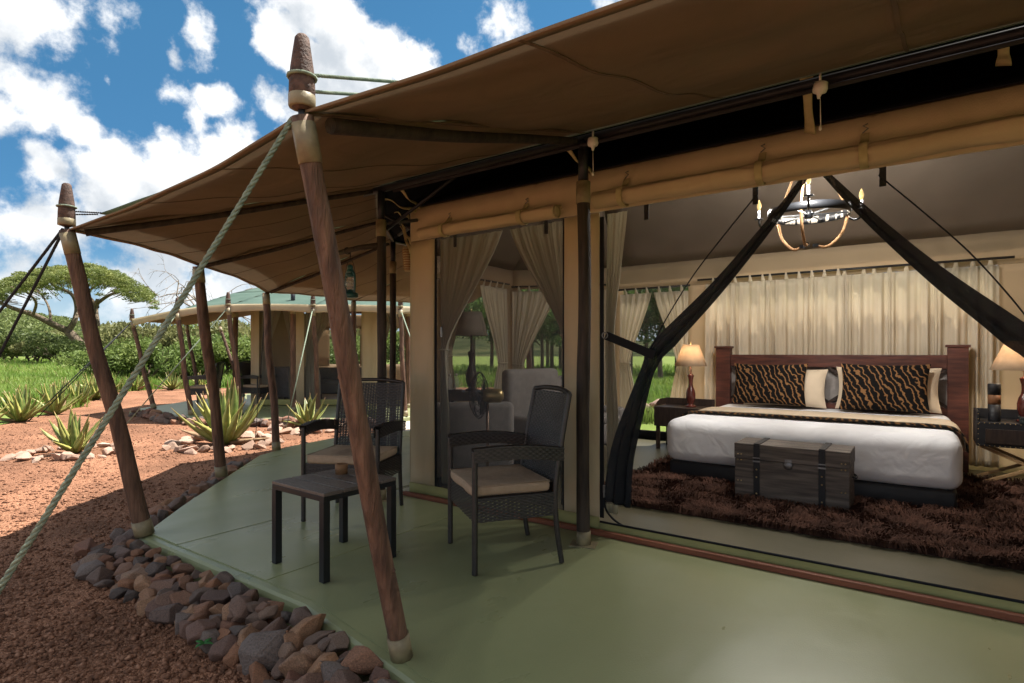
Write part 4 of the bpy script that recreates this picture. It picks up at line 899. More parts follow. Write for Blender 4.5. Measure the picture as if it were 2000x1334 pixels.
def drape(y0, y1, lift, name, mat, label, cat, xo=.0):
    prof = catmull([(-2.03, 0, .40), (-2.03, 0, .48), (-1.98, 0, .545), (-1.88, 0, .572), (-1.4, 0, .578), (-.88, 0, .58), (-.3, 0, .578), (.11, 0, .572), (.215, 0, .545), (.262, 0, .47), (.268, 0, .38)], 5); k = len(prof) - 1
    f = lambda u, v: tuple(prof[int(round(u * k))] + Vector(((lift if u > .5 else -lift) * abs(2 * u - 1), lerp(y0, y1, v), lift + .004 * mnoise.noise(Vector((u * 9, v * 2, 1))))))
    o = MB().sheet(f, k, 10, .012).build(name, mat, None, True); return tag(o, label, cat)
drape(5.92, 6.55, .012, 'bed_blanket', CREAMF, 'beige blanket strip laid across the bed', 'blanket')
drape(5.80, 5.93, .022, 'bed_runner', TIGER, 'narrow tiger-striped runner edging the beige blanket', 'bed runner')
# trunk at the foot of the bed
tr = thing('storage_trunk', 'weathered dark wooden trunk with two black leather straps at foot of bed', 'trunk', (-.84, 5.02, .02))
TW, TD, TH = .805, .37, .45
MB().box((0, 0, TH * .36), (TW, TD, TH * .72)).build('body', TRUNKW, tr, bevel=.004)
ld = MB().box((0, 0, TH * .86), (TW + .008, TD + .008, TH * .27)).build('lid', TRUNKW, tr, bevel=.005)
for x in (-.235, .225):
    s_ = MB().box((x, -TD / 2 - .008, TH * .5), (.045, .008, TH * .98)).box((x, 0, TH + .001), (.045, TD + .02, .008)).build('strap', LEATH, tr, bevel=.002)
    MB().box((x, -TD / 2 - .015, TH * .70), (.055, .006, .012)).box((x, -TD / 2 - .015, TH * .76), (.055, .006, .008)).build('buckle', PEWTER, s_)
    for z in (.06, .19, .25): MB().lathe([(.007, 0), (.006, .004), (.001, .006)], (x, -TD / 2 - .012, z), 8, Matrix.Rotation(R(90), 3, 'X')).build('rivet', BRASS, s_, True)
lk = MB().lathe([(.032, 0), (.032, .006), (.026, .012), (.004, .014)], (-.005, -TD / 2 - .004, TH * .68), 18, Matrix.Rotation(R(90), 3, 'X')).build('lock_plate', PEWTER, tr, True)
MB().box((-.005, -TD / 2 - .006, TH * .75), (.05, .01, .03)).build('hasp', PEWTER, lk, bevel=.002)
for sx in (-1, 1):
    for z in (TH * .70, TH * .80, TH * .33):
        for dx in (.025, .05): MB().lathe([(.006, 0), (.005, .004), (.001, .006)], (sx * (TW / 2 - dx), -TD / 2 - .005, z), 8, Matrix.Rotation(R(90), 3, 'X')).build('stud', BRASS, tr, True)
    MB().tube([(sx * (TW / 2 + .012), -.06, TH * .55), (sx * (TW / 2 + .03), -.03, TH * .53), (sx * (TW / 2 + .03), .03, TH * .53), (sx * (TW / 2 + .012), .06, TH * .55)], .008, 7).build('handle', LEATH, tr, True)
# shag rug
def rug():
    x0, x1, y0, y1 = -2.3, 1.9, 4.13, 6.9
    t = thing('shag_rug', 'deep brown shaggy rug under the bed and trunk', 'rug', ((x0 + x1) / 2, (y0 + y1) / 2, .012))
    MB().box((0, 0, .005), (x1 - x0 - .04, y1 - y0 - .04, .01)).build('backing', RUGB, t)
    n = 46000; x = rng.uniform(x0, x1, n); y = y0 + (y1 - y0) * rng.random(n) ** 1.35
    keep = ~((x > -1.95) & (x < .18) & (y > 5.42)); x, y = x[keep], y[keep]; n = len(x); x -= (x0 + x1) / 2; y -= (y0 + y1) / 2
    # locks lean together in clumps
    fa = np.sin(x * 9 + 2 * np.sin(y * 7)) * 2.2 + np.cos(y * 11 + np.sin(x * 5) * 2) * 2 + rng.normal(0, .7, n)
    ln = rng.uniform(.05, .085, n); le = rng.uniform(.35, .85, n); w = rng.uniform(.0028, .0055, n)
    d = np.stack([np.cos(fa), np.sin(fa)], 1); q = np.stack([-np.sin(fa), np.cos(fa)], 1)
    b = np.stack([x, y, np.full(n, .008)], 1); V = np.zeros((n, 5, 3)); V[:, 0] = b; V[:, 1] = b; V[:, 0, :2] += q * w[:, None]; V[:, 1, :2] -= q * w[:, None]
    m = b.copy(); m[:, :2] += d * (ln * le * .4)[:, None]; m[:, 2] += ln * .55; V[:, 2] = m; V[:, 3] = m; V[:, 2, :2] += q * w[:, None] * .9; V[:, 3, :2] -= q * w[:, None] * .9
    e = m.copy(); e[:, :2] += d * (ln * le * .7)[:, None]; e[:, 2] += ln * (.28 - .25 * le); V[:, 4] = e
    i = (np.arange(n) * 5)[:, None]; F = np.concatenate([i + np.array([[0, 1, 3]]), i + np.array([[0, 3, 2]]), i + np.array([[2, 3, 4]])])
    o = link('pile', fastmesh('pile', V.reshape(-1, 3), F), FABR_RUG, t); o['kind'] = 'stuff'
rug()
# bedside furniture
def table_lamp(p, label, shade=SHADEF, mat=REDWD, s=1., lit=0., sh=(.19, .11, .22, .46)):
    t = thing('table_lamp', label, 'lamp', p); t.scale = (s,) * 3; r0, r1, hh, zb = sh
    MB().lathe([(.062, 0), (.064, .012), (.05, .02), (.035, .028), (.03, .045), (.045, .065), (.056, .11), (.057, .16), (.046, .21), (.030, .245), (.024, .28), (.026, .33), (.036, .37), (.04, .385), (.022, .40), (.012, .41), (.010, zb + .02)], n=20).build('base', mat, t, True)
    for sx in (-1, 1): MB().tube(catmull([(sx * .012, 0, zb - .02), (sx * .05, 0, zb + .06), (sx * .04, 0, zb + hh * .8), (0, 0, zb + hh)], 4), .0025, 5).build('harp', BRASS, t, True)
    k = 28; mbs = MB(); f = lambda u, v: (math.cos(u * 2 * math.pi) * lerp(r0, r1, v), math.sin(u * 2 * math.pi) * lerp(r0, r1, v), zb + hh * v)
    mbs.sheet(f, k, 3, .003).build('lamp_shade', shade, t, True)
    MB().lathe([(.004, 0), (.008, .01), (.006, .03), (.001, .045)], (0, 0, zb + hh), 8).build('finial', BRASS, t, True)
    MB().lathe([(.012, 0), (.012, .03), (.026, .07), (.03, .095), (.022, .12), (.003, .13)], (0, 0, zb + .005), 12).build('bulb', BULB if lit else GLASS, t, True)
    if lit:
        l = bpy.data.lights.new('lamp_light', 'POINT'); l.energy = lit; l.color = (1, .86, .68); l.shadow_soft_size = .04; lo = bpy.data.objects.new('lamp_light', l); C.objects.link(lo); lo.parent = t; lo.location = (0, 0, zb + .17)
    return t
ns = thing('bedside_table', 'dark leather bedside table with studded edges on pale crossed wooden legs', 'bedside table', (.78, 6.86, .012))
MB().box((0, 0, .455), (.78, .44, .22)).build('case', LEATH, ns, bevel=.006)
dr = MB().box((0, -.226, .44), (.66, .012, .13)).build('drawer', DARKW, ns, bevel=.003)
MB().tube([(-.05, -.24, .43), (0, -.255, .425), (.05, -.24, .43)], .006, 6).build('handle', BRASS, dr, True)
for s in (-1, 1): MB().box((s * .378, -.0, .61), (.022, .44, .09)).build('gallery_rail', LEATH, ns, bevel=.004)
MB().box((0, .21, .61), (.73, .02, .09)).build('gallery_rail', LEATH, ns, bevel=.004)
for k in range(22):
    for z in (.355, .555): MB().lathe([(.005, 0), (.001, .004)], (-.37 + k * .0352, -.222, z), 6, Matrix.Rotation(R(90), 3, 'X')).build('stud', BRASS, ns)
for k in range(7): MB().lathe([(.005, 0), (.001, .004)], (-.378, -.222, .365 + k * .045), 6, Matrix.Rotation(R(90), 3, 'X')).build('stud', BRASS, ns)
for y in (-.17, .17):
    MB().bar((-.36, y, .01), (.36, y, .34), .045, .025).build('crossed_leg', LIGHTW, ns, bevel=.003); MB().bar((-.36, y + .03, .34), (.36, y + .03, .01), .045, .025).build('crossed_leg', LIGHTW, ns, bevel=.003)
table_lamp((.735, 6.80, .582), 'bedside lamp with cream shade on the studded leather table', s=1.0, lit=3, sh=(.245, .13, .26, .46))
t = thing('thermos_flask', 'black cylindrical flask with brown band on the bedside table', 'flask', (.52, 6.74, .582))
MB().lathe([(.045, 0), (.046, .005), (.046, .15)], n=18).build('body', LEATH, t, True); MB().lathe([(.0465, .15), (.0465, .235)], n=18).build('band', M('tan_leather', (.22, .10, .045), (.16, .07, .03), 20, .6), t, True); MB().lathe([(.047, .235), (.047, .33), (.043, .335), (.002, .336)], n=18).build('lid', LEATH, t, True)
for k, (w, c) in enumerate(((.22, (.05, .07, .07)), (.2, (.03, .04, .045)))):
    t = MB().box((0, 0, .011), (.30, w, .022)).build('book', M('book_cover_%d' % k, c, tuple(x * .7 for x in c), 10, .5), None, bevel=.002); t.location = (.84, 6.74, .583 + k * .0235); tag(t, ('thicker dark green' if k == 0 else 'black') + ' book lying under the bedside lamp', 'book')
nl = thing('bedside_table', 'black bedside table in front of the low rear window', 'bedside table', (-2.40, 7.0, .012))
MB().box((0, 0, .40), (.62, .42, .24)).build('case', DARKW, nl, bevel=.008)
MB().add([(-.31, -.2, .52), (-.31, .2, .52), (-.31, .2, .60), (-.31, -.02, .60), (-.31, -.1, .57)], [(0, 1, 2, 3, 4)]).build('gallery_rail', DARKW, nl)
MB().box((0, .2, .56), (.62, .02, .09)).build('gallery_rail', DARKW, nl, bevel=.004)
for sx in (-1, 1):
    for sy in (-1, 1): MB().bar((sx * .27, sy * .17, 0), (sx * .27, sy * .17, .29), .04).build('leg', DARKW, nl)
table_lamp((-2.31, 6.97, .532), 'bedside lamp with cream shade in front of the rear window', lit=1.9, sh=(.19, .095, .26, .50))
# chandelier
def chandelier(p):
    t = thing('chandelier', 'round chandelier with zebra-striped ring, tan ropes and candle bulbs', 'chandelier', p); r = .30; n = 40
    f = lambda u, v: (math.cos(u * 6.28319) * r, math.sin(u * 6.28319) * r, lerp(-.03, .035, v))
    rg = MB().sheet(f, n, 2, .012).build('ring', BLKM, t, True)
    f2 = lambda u, v: (math.cos(u * 6.28319) * (r - .009), math.sin(u * 6.28319) * (r - .009), lerp(-.024, .03, v)); MB().sheet(f2, n, 2, .004).build('zebra_band', ZEBRA, rg, True)
    for k in range(3): a = k * math.pi / 3 + .3; MB().bar((math.cos(a) * r, math.sin(a) * r, -.012), (-math.cos(a) * r, -math.sin(a) * r, -.012), .014, .012).build('spoke', BLKM, t)
    MB().lathe([(.03, -.04), (.035, 0), (.02, .03)], n=14).build('hub', BLKM, t, True)
    for k in range(3):
        a = R(-81.7 + 120 * k); d = Vector((math.cos(a), math.sin(a), 0)); am = MB().tube(catmull([d * r + Vector((0, 0, 0)), d * (r + .07) + Vector((0, 0, -.045)), d * (r + .13) + Vector((0, 0, -.03)), d * (r + .145) + Vector((0, 0, .03))], 6), .009, 7).build('arm', BLKM, t, True)
        q = d * (r + .145); MB().lathe([(.012, .03), (.035, .034), (.036, .04), (.012, .044), (.012, .115)], q, 12).build('candle_cup', BLKM, am, True)
        MB().lathe([(.009, .115), (.016, .135), (.019, .155), (.014, .18), (.006, .2), (.001, .21)], q, 10).build('bulb', BULB, am, True)
        l = bpy.data.lights.new('candle_light', 'POINT'); l.energy = CANDLE_W; l.color = (1, .965, .90); l.shadow_soft_size = .03; lo = bpy.data.objects.new('candle_light', l); C.objects.link(lo); lo.parent = t; lo.location = q + Vector((0, 0, .165))
    for k in range(3):
        a = k * 2.094 + .5; c = Vector((math.cos(a) * r, math.sin(a) * r, .03)); rope_mb(c, (0, 0, .62), .009, .03).build('rope', ROPET, t, True)
        pts = catmull([Vector((math.cos(a) * r, math.sin(a) * r, -.03)), Vector((math.cos(a) * r * .85, math.sin(a) * r * .85, -.17)), Vector((math.cos(a) * r * .5, math.sin(a) * r * .5, -.27)), Vector((math.cos(a) * .06, math.sin(a) * .06, -.265))], 8)
        MB().tube(pts, [.011 * (1 + .18 * (i % 2)) for i in range(len(pts))], 7).build('rope_swag', ROPET, t, True)
        MB().box((math.cos(a) * .055, math.sin(a) * .055, -.262), (.035, .03, .028), a).build('clamp', BLKM, t)
    MB().tube([(0, 0, .62), (0, 0, .98)], .006, 6).build('stem', BLKM, t, True)
CANDLE_W = 29
chandelier((-.76, 5.2, 2.33))
# ------------------------------------------------------------------ curtains
def curtain(a, b, ztop, zbot, label, tie=None, tw=.22, anchor=0, folds=7, mat=SHEER, amp=.03, tabs=True, nrm=None, group='sheer curtains'):
    """hangs from a to b (xy); tie = height at which it is gathered towards end `anchor`"""
    a, b = Vector((*a, 0)), Vector((*b, 0)); d = b - a; L_ = d.length; e = d / L_; n = nrm or Vector((-e.y, e.x, 0)); sd = random.uniform(0, 20)
    t = thing('curtain', label, 'curtain', (a.x, a.y, zbot), group=group)
    def width(v):
        if tie is None: return 1
        vt = (ztop - tie) / (ztop - zbot)
        if v < vt: q = v / vt; q = q * q * (3 - 2 * q) * .35 + q * .65; return lerp(1, tw, q)
        q = (v - vt) / (1 - vt); return lerp(tw, tw * 1.7, min(1, q * 2.2))
    ax = []; 
    def f(u, v):
        w = width(v); uu = u + .018 * math.sin(u * 23 + sd); s = uu * w if anchor == 0 else 1 - (1 - uu) * w
        am = amp * (.5 + .5 * min(1, v * 3)) * (.55 + .45 * w)
        y = am * (math.sin(u * folds * 6.283 + sd) + .5 * math.sin(u * folds * 2.7 * 6.283 + sd * 2 + v)) + .02 * mnoise.noise(Vector((u * 4, v * 2, sd)))
        p = a + e * s * L_ + n * y; p.z = lerp(ztop, zbot, v); return tuple(p)
    MB().sheet(f, folds * 12, 26, .002).build('cloth', mat, t, True, True)
    if tabs:
        for k in range(max(3, int(L_ / .13))):
            u = (k + .5) / max(3, int(L_ / .13)) + random.uniform(-.02, .02); p = a + e * u * L_
            g = lambda uu, v: tuple(p + e * (uu - .5) * .035 * (1.5 - v) + n * .014 * math.cos(v * 3.1) + Vector((0, 0, ztop - .008 + v * .085)))
            MB().sheet(g, 2, 5, .003).build('tab', mat, t, True, True)
    if tie is not None:
        s = .5 * tw if anchor == 0 else 1 - .5 * tw; c = a + e * s * L_; c.z = tie; rr = tw * L_ * .55
        MB().tube([c + e * math.cos(q) * rr + n * math.sin(q) * .05 for q in np.linspace(0, 6.28, 17)[:-1]], .008, 6, closed=True).build('tieback', mat, t, True, True)
    return t
def rod(a, b, label):
    o = MB().tube([a, b], .013, 8).build('curtain_rod', BLKM, None, True, Vector(a)); o.location = a; return tag(o, label, 'curtain rod', 'dark curtain rods')
YC = BY - .09
curtain((-2.22, YC), (-.70, YC), 2.06, .06, 'cream curtain behind the bed on the side of the smaller lamp', folds=11, amp=.034)
curtain((-.76, YC + .02), (.62, YC + .02), 2.06, .06, 'cream curtain behind the bed on the side of the leather table', folds=10, amp=.034)
rod((-2.35, YC, 2.125), (.72, YC, 2.125), 'dark rod carrying the cream curtains behind the bed')
curtain((-3.42, YC), (-2.97, YC), 2.0, .08, 'tied-back curtain at the outer edge of the rear side window', tie=1.05, tw=.3, folds=5, amp=.02)
curtain((-2.95, YC), (-2.48, YC), 2.0, .08, 'tied-back curtain between the rear window and the bedside lamp', tie=1.05, tw=.3, anchor=1, folds=5, amp=.02)
rod((-3.47, YC, 2.065), (-2.45, YC, 2.065), 'dark rod over the narrow rear window')
XS = LX + .09
curtain((XS, 5.25), (XS, 5.75), 2.10, .1, 'dim curtain in the side window behind the grey lampshade', tie=1.15, tw=.3, folds=5, amp=.02)
curtain((XS, 5.98), (XS, 6.58), 2.10, .1, 'narrow tied curtain beside the brown corner strip in the side window', tie=1.05, tw=.3, anchor=1, folds=6, amp=.02)
rod((XS, 5.2, 2.17), (XS, 6.64, 2.17), 'short rod over the side window')
ec = (Vector(PD) - Vector(PC)).normalized(); nc = Vector((ec.y, -ec.x)) * .09; cq = lambda d: tuple(Vector(PC) + ec * d + nc)
curtain(cq(.02), cq(.66), 2.08, .1, 'tied-back curtain at the near end of the corner window', tie=1.02, tw=.25, folds=7, amp=.02)
curtain(cq(.72), cq(1.36), 2.08, .1, 'tied-back curtain at the far end of the corner window', tie=1.02, tw=.25, anchor=1, folds=7, amp=.02)
rod((*cq(0), 2.15), (*cq(1.4), 2.15), 'rod over the corner window')
YF = WY + .075
curtain((-3.23, YF), (wp(982, 450, YF).x, YF), 2.13, .12, 'olive sheer curtain gathered at the tent-corner side of the mesh window', tie=1.22, tw=.07, folds=8, mat=SHEERG, amp=.018, tabs=False, group='olive curtains behind the front mesh')
curtain((wp(997, 450, YF).x, YF), (-2.05, YF), 2.13, .12, 'olive sheer curtain gathered at the doorway side of the mesh window', tie=1.32, tw=.05, anchor=1, folds=7, mat=SHEERG, amp=.018, tabs=False, group='olive curtains behind the front mesh')
curtain((-1.73, YF), (-1.58, YF), 2.13, .12, 'thin sheer curtain hanging just inside the doorway jamb', tie=1.3, tw=.3, folds=4, mat=SHEERG, amp=.012, tabs=False, group='olive curtains behind the front mesh')

# ------------------------------------------------------------------ sitting corner behind the mesh window
def armchair(p, rz, label, w=.72, d=.70, hb=.78):
    t = thing('armchair', label, 'armchair', p, rz, 'grey upholstered armchairs')
    rbox('seat', (0, -.02, .30), (w - .2, d - .1, .24), .05, SOFA, t); rbox('seat_cushion', (0, -.05, .45), (w - .22, d - .16, .11), .05, SOFA, t)
    rbox('backrest', (0, d / 2 - .06, hb / 2 + .06), (w, .14, hb - .12), .055, SOFA, t)
    for s in (-1, 1): rbox('armrest', (s * (w / 2 - .06), 0, .34), (.12, d - .05, .46), .05, SOFA, t)
    for sx in (-1, 1):
        for sy in (-1, 1): MB().lathe([(.018, 0), (.026, .13)], (sx * (w / 2 - .08), sy * (d / 2 - .1), 0), 8).build('leg', DARKW, t)
    return t
armchair((-3.33, 4.02, .012), R(-140.3), 'grey armchair seen from behind through the mesh window', .72, .66, .76)
armchair((-2.98, 4.80, .012), R(75), 'high-backed grey armchair facing the room behind the mesh window', .70, .7, 1.02)
armchair((-3.1, 5.75, .012), R(80), 'grey armchair half hidden beside the tied mesh door flap', .70, .7, .92)
o = rbox('ottoman', (-3.85, 5.42, .24), (.55, .55, .44), .07, SOFA); tag(o, 'low pale grey ottoman near the corner window', 'ottoman')
ct = thing('console_table', 'dark carved side table under the grey-shaded lamp', 'table', (-4.5, 5.42, .012), R(35))
MB().box((0, 0, .70), (.62, .40, .03)).build('table_top', DARKW, ct, bevel=.005); MB().box((0, 0, .645), (.54, .34, .08)).build('apron', DARKW, ct, bevel=.004)
for sx in (-1, 1):
    for sy in (-1, 1): MB().tube(catmull([(sx * .2, sy * .13, 0), (sx * .17, sy * .12, .32), (sx * .25, sy * .14, .56), (sx * .28, sy * .15, .66)], 4), [.02] * 13, 7).build('leg', DARKW, ct, True)
table_lamp((-4.5, 5.42, .727), 'table lamp with large dim grey shade behind the mesh window', SHADED, DARKW, 1.22, 0, (.165, .105, .235, .555))
for k in range(2):
    t = thing('water_bottle', ('nearer' if k else 'farther') + ' small clear water bottle on the tray by the lamp', 'bottle', (-4.62 + .06 * k, 5.16 + .05 * k, .752))
    MB().lathe([(.03, 0), (.033, .01), (.033, .11), (.015, .15), (.013, .165)], n=12).build('bottle_body', GLASS, t, True); MB().lathe([(.015, .165), (.015, .19), (.002, .191)], n=10).build('cap', WPLAST, t, True)
t = MB().box((0, 0, .012), (.22, .12, .024), R(35)).build('tray', DARKW, None, bevel=.004); t.location = (-4.59, 5.18, .728); tag(t, 'small dark tray under the water bottles', 'tray')
def fan(p, rz):
    t = thing('pedestal_fan', 'dark pedestal fan with wire cage seen edge-on through the mesh window', 'fan', p, rz)
    MB().lathe([(.16, 0), (.16, .015), (.03, .04), (.016, .06)], n=20).build('base', BLKM, t, True); MB().lathe([(.013, .05), (.013, .74)], n=10).build('pole', M('bronze_tube', (.20, .13, .09), (.15, .1, .07), 8, .4, metal=.6), t, True)
    MB().lathe([(.03, -.13), (.055, -.11), (.06, .0), (.045, .03)], (0, 0, .80), 16, Matrix.Rotation(R(90), 3, 'Y')).build('motor', BRASS, t, True)
    cg = bpy.data.objects.new('cage', None); C.objects.link(cg); cg.parent = t
    for k in range(18):
        a = k * 6.283 / 18; c, s = math.cos(a), math.sin(a)
        MB().tube(catmull([(.03, c * .03, .80 + s * .03), (.02, c * .12, .80 + s * .12), (.065, c * .19, .80 + s * .19), (.12, c * .12, .80 + s * .12), (.125, c * .03, .80 + s * .03)], 4), .0025, 4).build('wire', BLKM, cg, True)
    for r_, x in ((.19, .065), (.12, .12), (.12, .02)): MB().tube([(x, math.cos(a) * r_, .80 + math.sin(a) * r_) for a in np.linspace(0, 6.283, 33)[:-1]], .004, 5, closed=True).build('rim', BLKM, cg, True)
    for k in range(3):
        a = k * 2.094; MB().sheet(lambda u, v: (.05 + .03 * (u - .5), math.cos(a + (u - .5) * .9) * lerp(.03, .165, v), .80 + math.sin(a + (u - .5) * .9) * lerp(.03, .165, v)), 4, 4, .003).build('blade', BLKM, t, True)
fan((-2.87, 3.66, .05), R(205))

# ================================================================== FAR TENT (faces the camera, beside the path)
DZ = 0.0
def L2(l, d, z=0.): return LD(l, d, z)
WD = 12.9                                                # its front wall, metres ahead
far = thing('safari_tent', 'farther safari tent with green fly, cream valance and tan walls', 'tent', L2(-3.6, WD, 0))
lx = lambda px, d=WD: (px - 1000) / FPX * d
def panel2(px0, px1, z0, z1, name, mat, d=WD, th=.01, amp=.006, parent=far):
    a, b = lx(px0), lx(px1); sd = random.uniform(0, 50)
    f = lambda u, v: tuple(L2(lerp(a, b, u), d + amp * math.sin(u * 11 + sd), lerp(z0, z1, v)))
    return MB().sheet(f, 8, 4, th).build(name, mat, parent, True, True)
for a, b in ((490, 506), (575, 594), (706, 738), (800, 830)): panel2(a, b, .01, 2.3, 'wall_panel', CANVAS)
panel2(490, 830, 2.2, 2.36, 'header_panel', CANVAS)
for a, b in ((505, 576), (593, 707), (737, 801)):
    wm = panel2(a, b, .02, 2.24, 'window_mesh', MESHL, d=WD + .04, th=.003); panel2(a, b, .01, .14, 'hem', HEM, d=WD - .01)
# interior walls and floor of the far tent
def quad2(pts, name, mat): a, b, c, d = pts; f = lambda u, v: tuple(V3(a).lerp(V3(b), u).lerp(V3(d).lerp(V3(c), u), v)); return MB().sheet(f, 6, 4, .01).build(name, mat, far, True, True)
l0, l1, bd = lx(490), lx(830), WD + 4
quad2([L2(l0, bd, .85), L2(l1, bd, .85), L2(l1, bd, 0), L2(l0, bd, 0)], 'rear_wall', CANVAS_IN); quad2([L2(l0, bd, 2.3), L2(l1, bd, 2.3), L2(l1, bd, 1.9), L2(l0, bd, 1.9)], 'rear_header', CANVAS_IN)
for a in (l0, l0 + 1.4, l0 + 2.8): quad2([L2(a, bd - .01, 1.95), L2(a + .5, bd - .01, 1.95), L2(a + .5, bd - .01, .8), L2(a, bd - .01, .8)], 'rear_panel', CANVAS_IN)
quad2([L2(l0, WD + .02, 2.3), L2(l0, bd, 2.3), L2(l0, bd, 0), L2(l0, WD + .02, 0)], 'side_wall', CANVAS_IN); quad2([L2(l1, WD + .02, 2.3), L2(l1, bd, 2.3), L2(l1, bd, 0), L2(l1, WD + .02, 0)], 'side_wall', CANVAS_IN)
quad2([L2(l0, WD, 2.34), L2(l1, WD, 2.34), L2(l1, bd, 2.34), L2(l0, bd, 2.34)], 'inner_roof', CEIL)
quad2([L2(l0, WD + .03, .012), L2(l1, WD + .03, .012), L2(l1, bd, .012), L2(l0, bd, .012)], 'floor_sheet', FLOORM)
# fly with valance
TP = [(-8.25, 12.45, 1.86), (-6.42, 11.0, 1.96), (-5.42, 10.95, 2.06), (-3.80, 10.95, 2.05), (-2.12, 10.9, 2.02), (-1.62, 11.5, 2.0)]
TPb = (-8.4, 14.8, 1.9)
EV = [(-6.55, 13.6, 2.42), (-6.2, 12.75, 2.46), (-5.3, 12.6, 2.48), (-3.8, 12.6, 2.48), (-2.2, 12.6, 2.48), (-1.95, 12.75, 2.46)]
EVb = (-6.55, 16.6, 2.42); RG = [(-5.2, 14.6, 3.15), (-3.0, 14.6, 3.2)]
P2 = [L2(*p) for p in [TPb] + TP]; V2 = [L2(*p) for p in [EVb] + EV]
for i in range(len(P2) - 1):
    awning(V2[i + 1], V2[i], P2[i + 1], P2[i], bow=.07, sag=.03, parent=far, mat=AWN, nu=14, nv=8, name='awning_panel')
    awning(V2[i + 1] + UPZ * .5, V2[i] + UPZ * .5, P2[i + 1] + V3((0, 0, .035)), P2[i] + V3((0, 0, .035)), bow=.07, sag=.02, parent=far, mat=FLYG, nu=14, nv=8, name='green_fly_panel')
    if i: 
        a, b = P2[i], P2[i + 1]; mid = (V2[i] + V2[i + 1]) / 2 - (a + b) / 2; mid.normalize()
        f = lambda u, v: tuple(a.lerp(b, u) + mid * .07 * 4 * u * (1 - u) - mid * .012 + V3((0, 0, lerp(.06, -.10, v) - .0 + .03 * math.sin(math.pi * u) * v)))
        MB().sheet(f, 14, 3, .006).build('valance', CREAM, far, True, True)
r0, r1 = L2(*RG[0]), L2(*RG[1])
for i in range(len(V2) - 1):
    c = r0 if i < 2 else r0.lerp(r1, (i - 2) / (len(V2) - 3)); c2 = r0 if i + 1 < 2 else r0.lerp(r1, (i - 1) / (len(V2) - 3))
    tri_sheet(V2[i] + UPZ * .5, V2[i + 1] + UPZ * .5, c2 + V3((.001, 0, 0)), c, 'fly_roof', FLYG, 8, 6, .05, far)
tri_sheet(L2(-6.5, 16.7, 2.5), L2(-2.2, 16.9, 2.5), r1, r0, 'fly_roof', FLYG, 8, 6, .03, far)
OUT2 = [tuple(L2(*p).xy) for p in ((-8.0, 12.0), (-7.55, 12.05), (-6.2, 10.75), (-5.3, 10.55), (-3.8, 10.35), (-2.4, 10.2), (-1.7, 11.0), (-1.6, 17.2), (-7.6, 17.2), (-8.0, 14.8))]
dk2 = deck(OUT2, 'far_deck_floor', 'green canvas covered deck of the farther tent')
G2 = 'awning poles of the farther tent'
lab2 = ['far pole leaning outward at the far deck tip', 'far tent pole with pale rope, left of the dark chairs', 'far tent pole standing before the dark chairs', 'far tent pole with pale rope before the far doorway', 'far tent pole just beside the near tent corner', None]
bases = [(-7.62, 12.2), (-6.12, 10.95), (-5.18, 10.95), (-3.78, 11.2), (-2.0, 10.75)]
for b, p, l in zip(bases, TP, lab2): tent_pole(L2(*b, .003), L2(*p), l, .05, .042, group=G2, cap_len=.27, n=9, kinks=.022)
tent_pole(L2(-7.88, 14.45, .003), L2(*TPb), 'far tent pole leaning at the back of the far deck', .05, .042, cap=False, group=G2, n=8)
tent_pole(L2(-7.3, 15.6, .003), L2(-8.1, 15.9, 1.9), 'far tent pole leaning behind the dark chairs', .045, .04, cap=False, group=G2, n=8)
for l, d, lb in ((-6.15, 12.75, 'upright far post with pale head beside the dark chairs'), (-4.43, 11.6, 'upright far post in front of the tan far wall strip'), (-2.25, 12.4, 'upright far post hidden by the near tent')):
    o = support_post(0, 0, 2.1, 2.45, lb, .055, POLEW); o.location = L2(l, d, .004); o['group'] = 'upright posts of the farther tent'
for (p, b, l, m) in ((TP[3], (-3.85, 9.75), 'pale rope hanging straight down before the far doorway', ROPEG), (TP[2], (-6.9, 10.2), 'pale rope slanting from the far pole before the chairs', ROPEG), (TP[1], (-7.0, 9.6), 'pale rope slanting from the far pole left of the chairs', ROPEG),
                     (TP[0], (-9.6, 11.6), 'dark cord slanting outward from the far deck tip pole', ROPED), (TP[0], (-9.2, 10.9), 'second dark cord from the far deck tip pole', ROPED), (TP[4], (-1.2, 9.9), 'pale rope slanting beside the near tent corner', ROPEG)):
    q = L2(*b, GZ); o = MB().tube([L2(*p) - q, V3((0, 0, 0))], .011, 6).build('guy_rope', m, None, True); o.location = q; tag(o, l, 'rope', 'guy ropes of the farther tent')
t = border
tb = thing('rock_border', 'low wall of dark rocks under the farther deck edge', 'rock border', L2(-5.5, 10.5, GZ))
pl = [L2(-8.0, 11.95).xy, L2(-7.55, 12.0).xy, L2(-6.2, 10.7).xy, L2(-5.3, 10.5).xy, L2(-3.8, 10.3).xy, L2(-2.4, 10.15).xy]
border(tb, [tuple(p) for p in pl[::-1]], .26, .10)
for i in range(3):
    c = copy_tree(chA); c.location = L2(*[(-6.75, 12.6), (-5.75, 13.0), (-6.1, 13.9)][i], .006); c.rotation_euler.z = YAW + R([-80, 70, 160][i])
    c['label'] = ['dark wicker armchair on the far deck nearest the open ground', 'dark wicker armchair on the far deck nearest the far tent wall', 'dark wicker armchair on the far deck at the back'][i]; c['group'] = 'wicker armchairs on the farther deck'
lantern(L2(-6.72, 12.6, 1.42), 'small dark lantern hanging under the far awning', 1.15)
armchair(L2(lx(640), WD + 1.4, .012), YAW, 'grey sofa chair inside the far tent doorway', 1.6, .8, .8); armchair(L2(lx(545), WD + .9, .012), YAW + R(180), 'grey armchair inside the far tent window', .8, .7, .85)
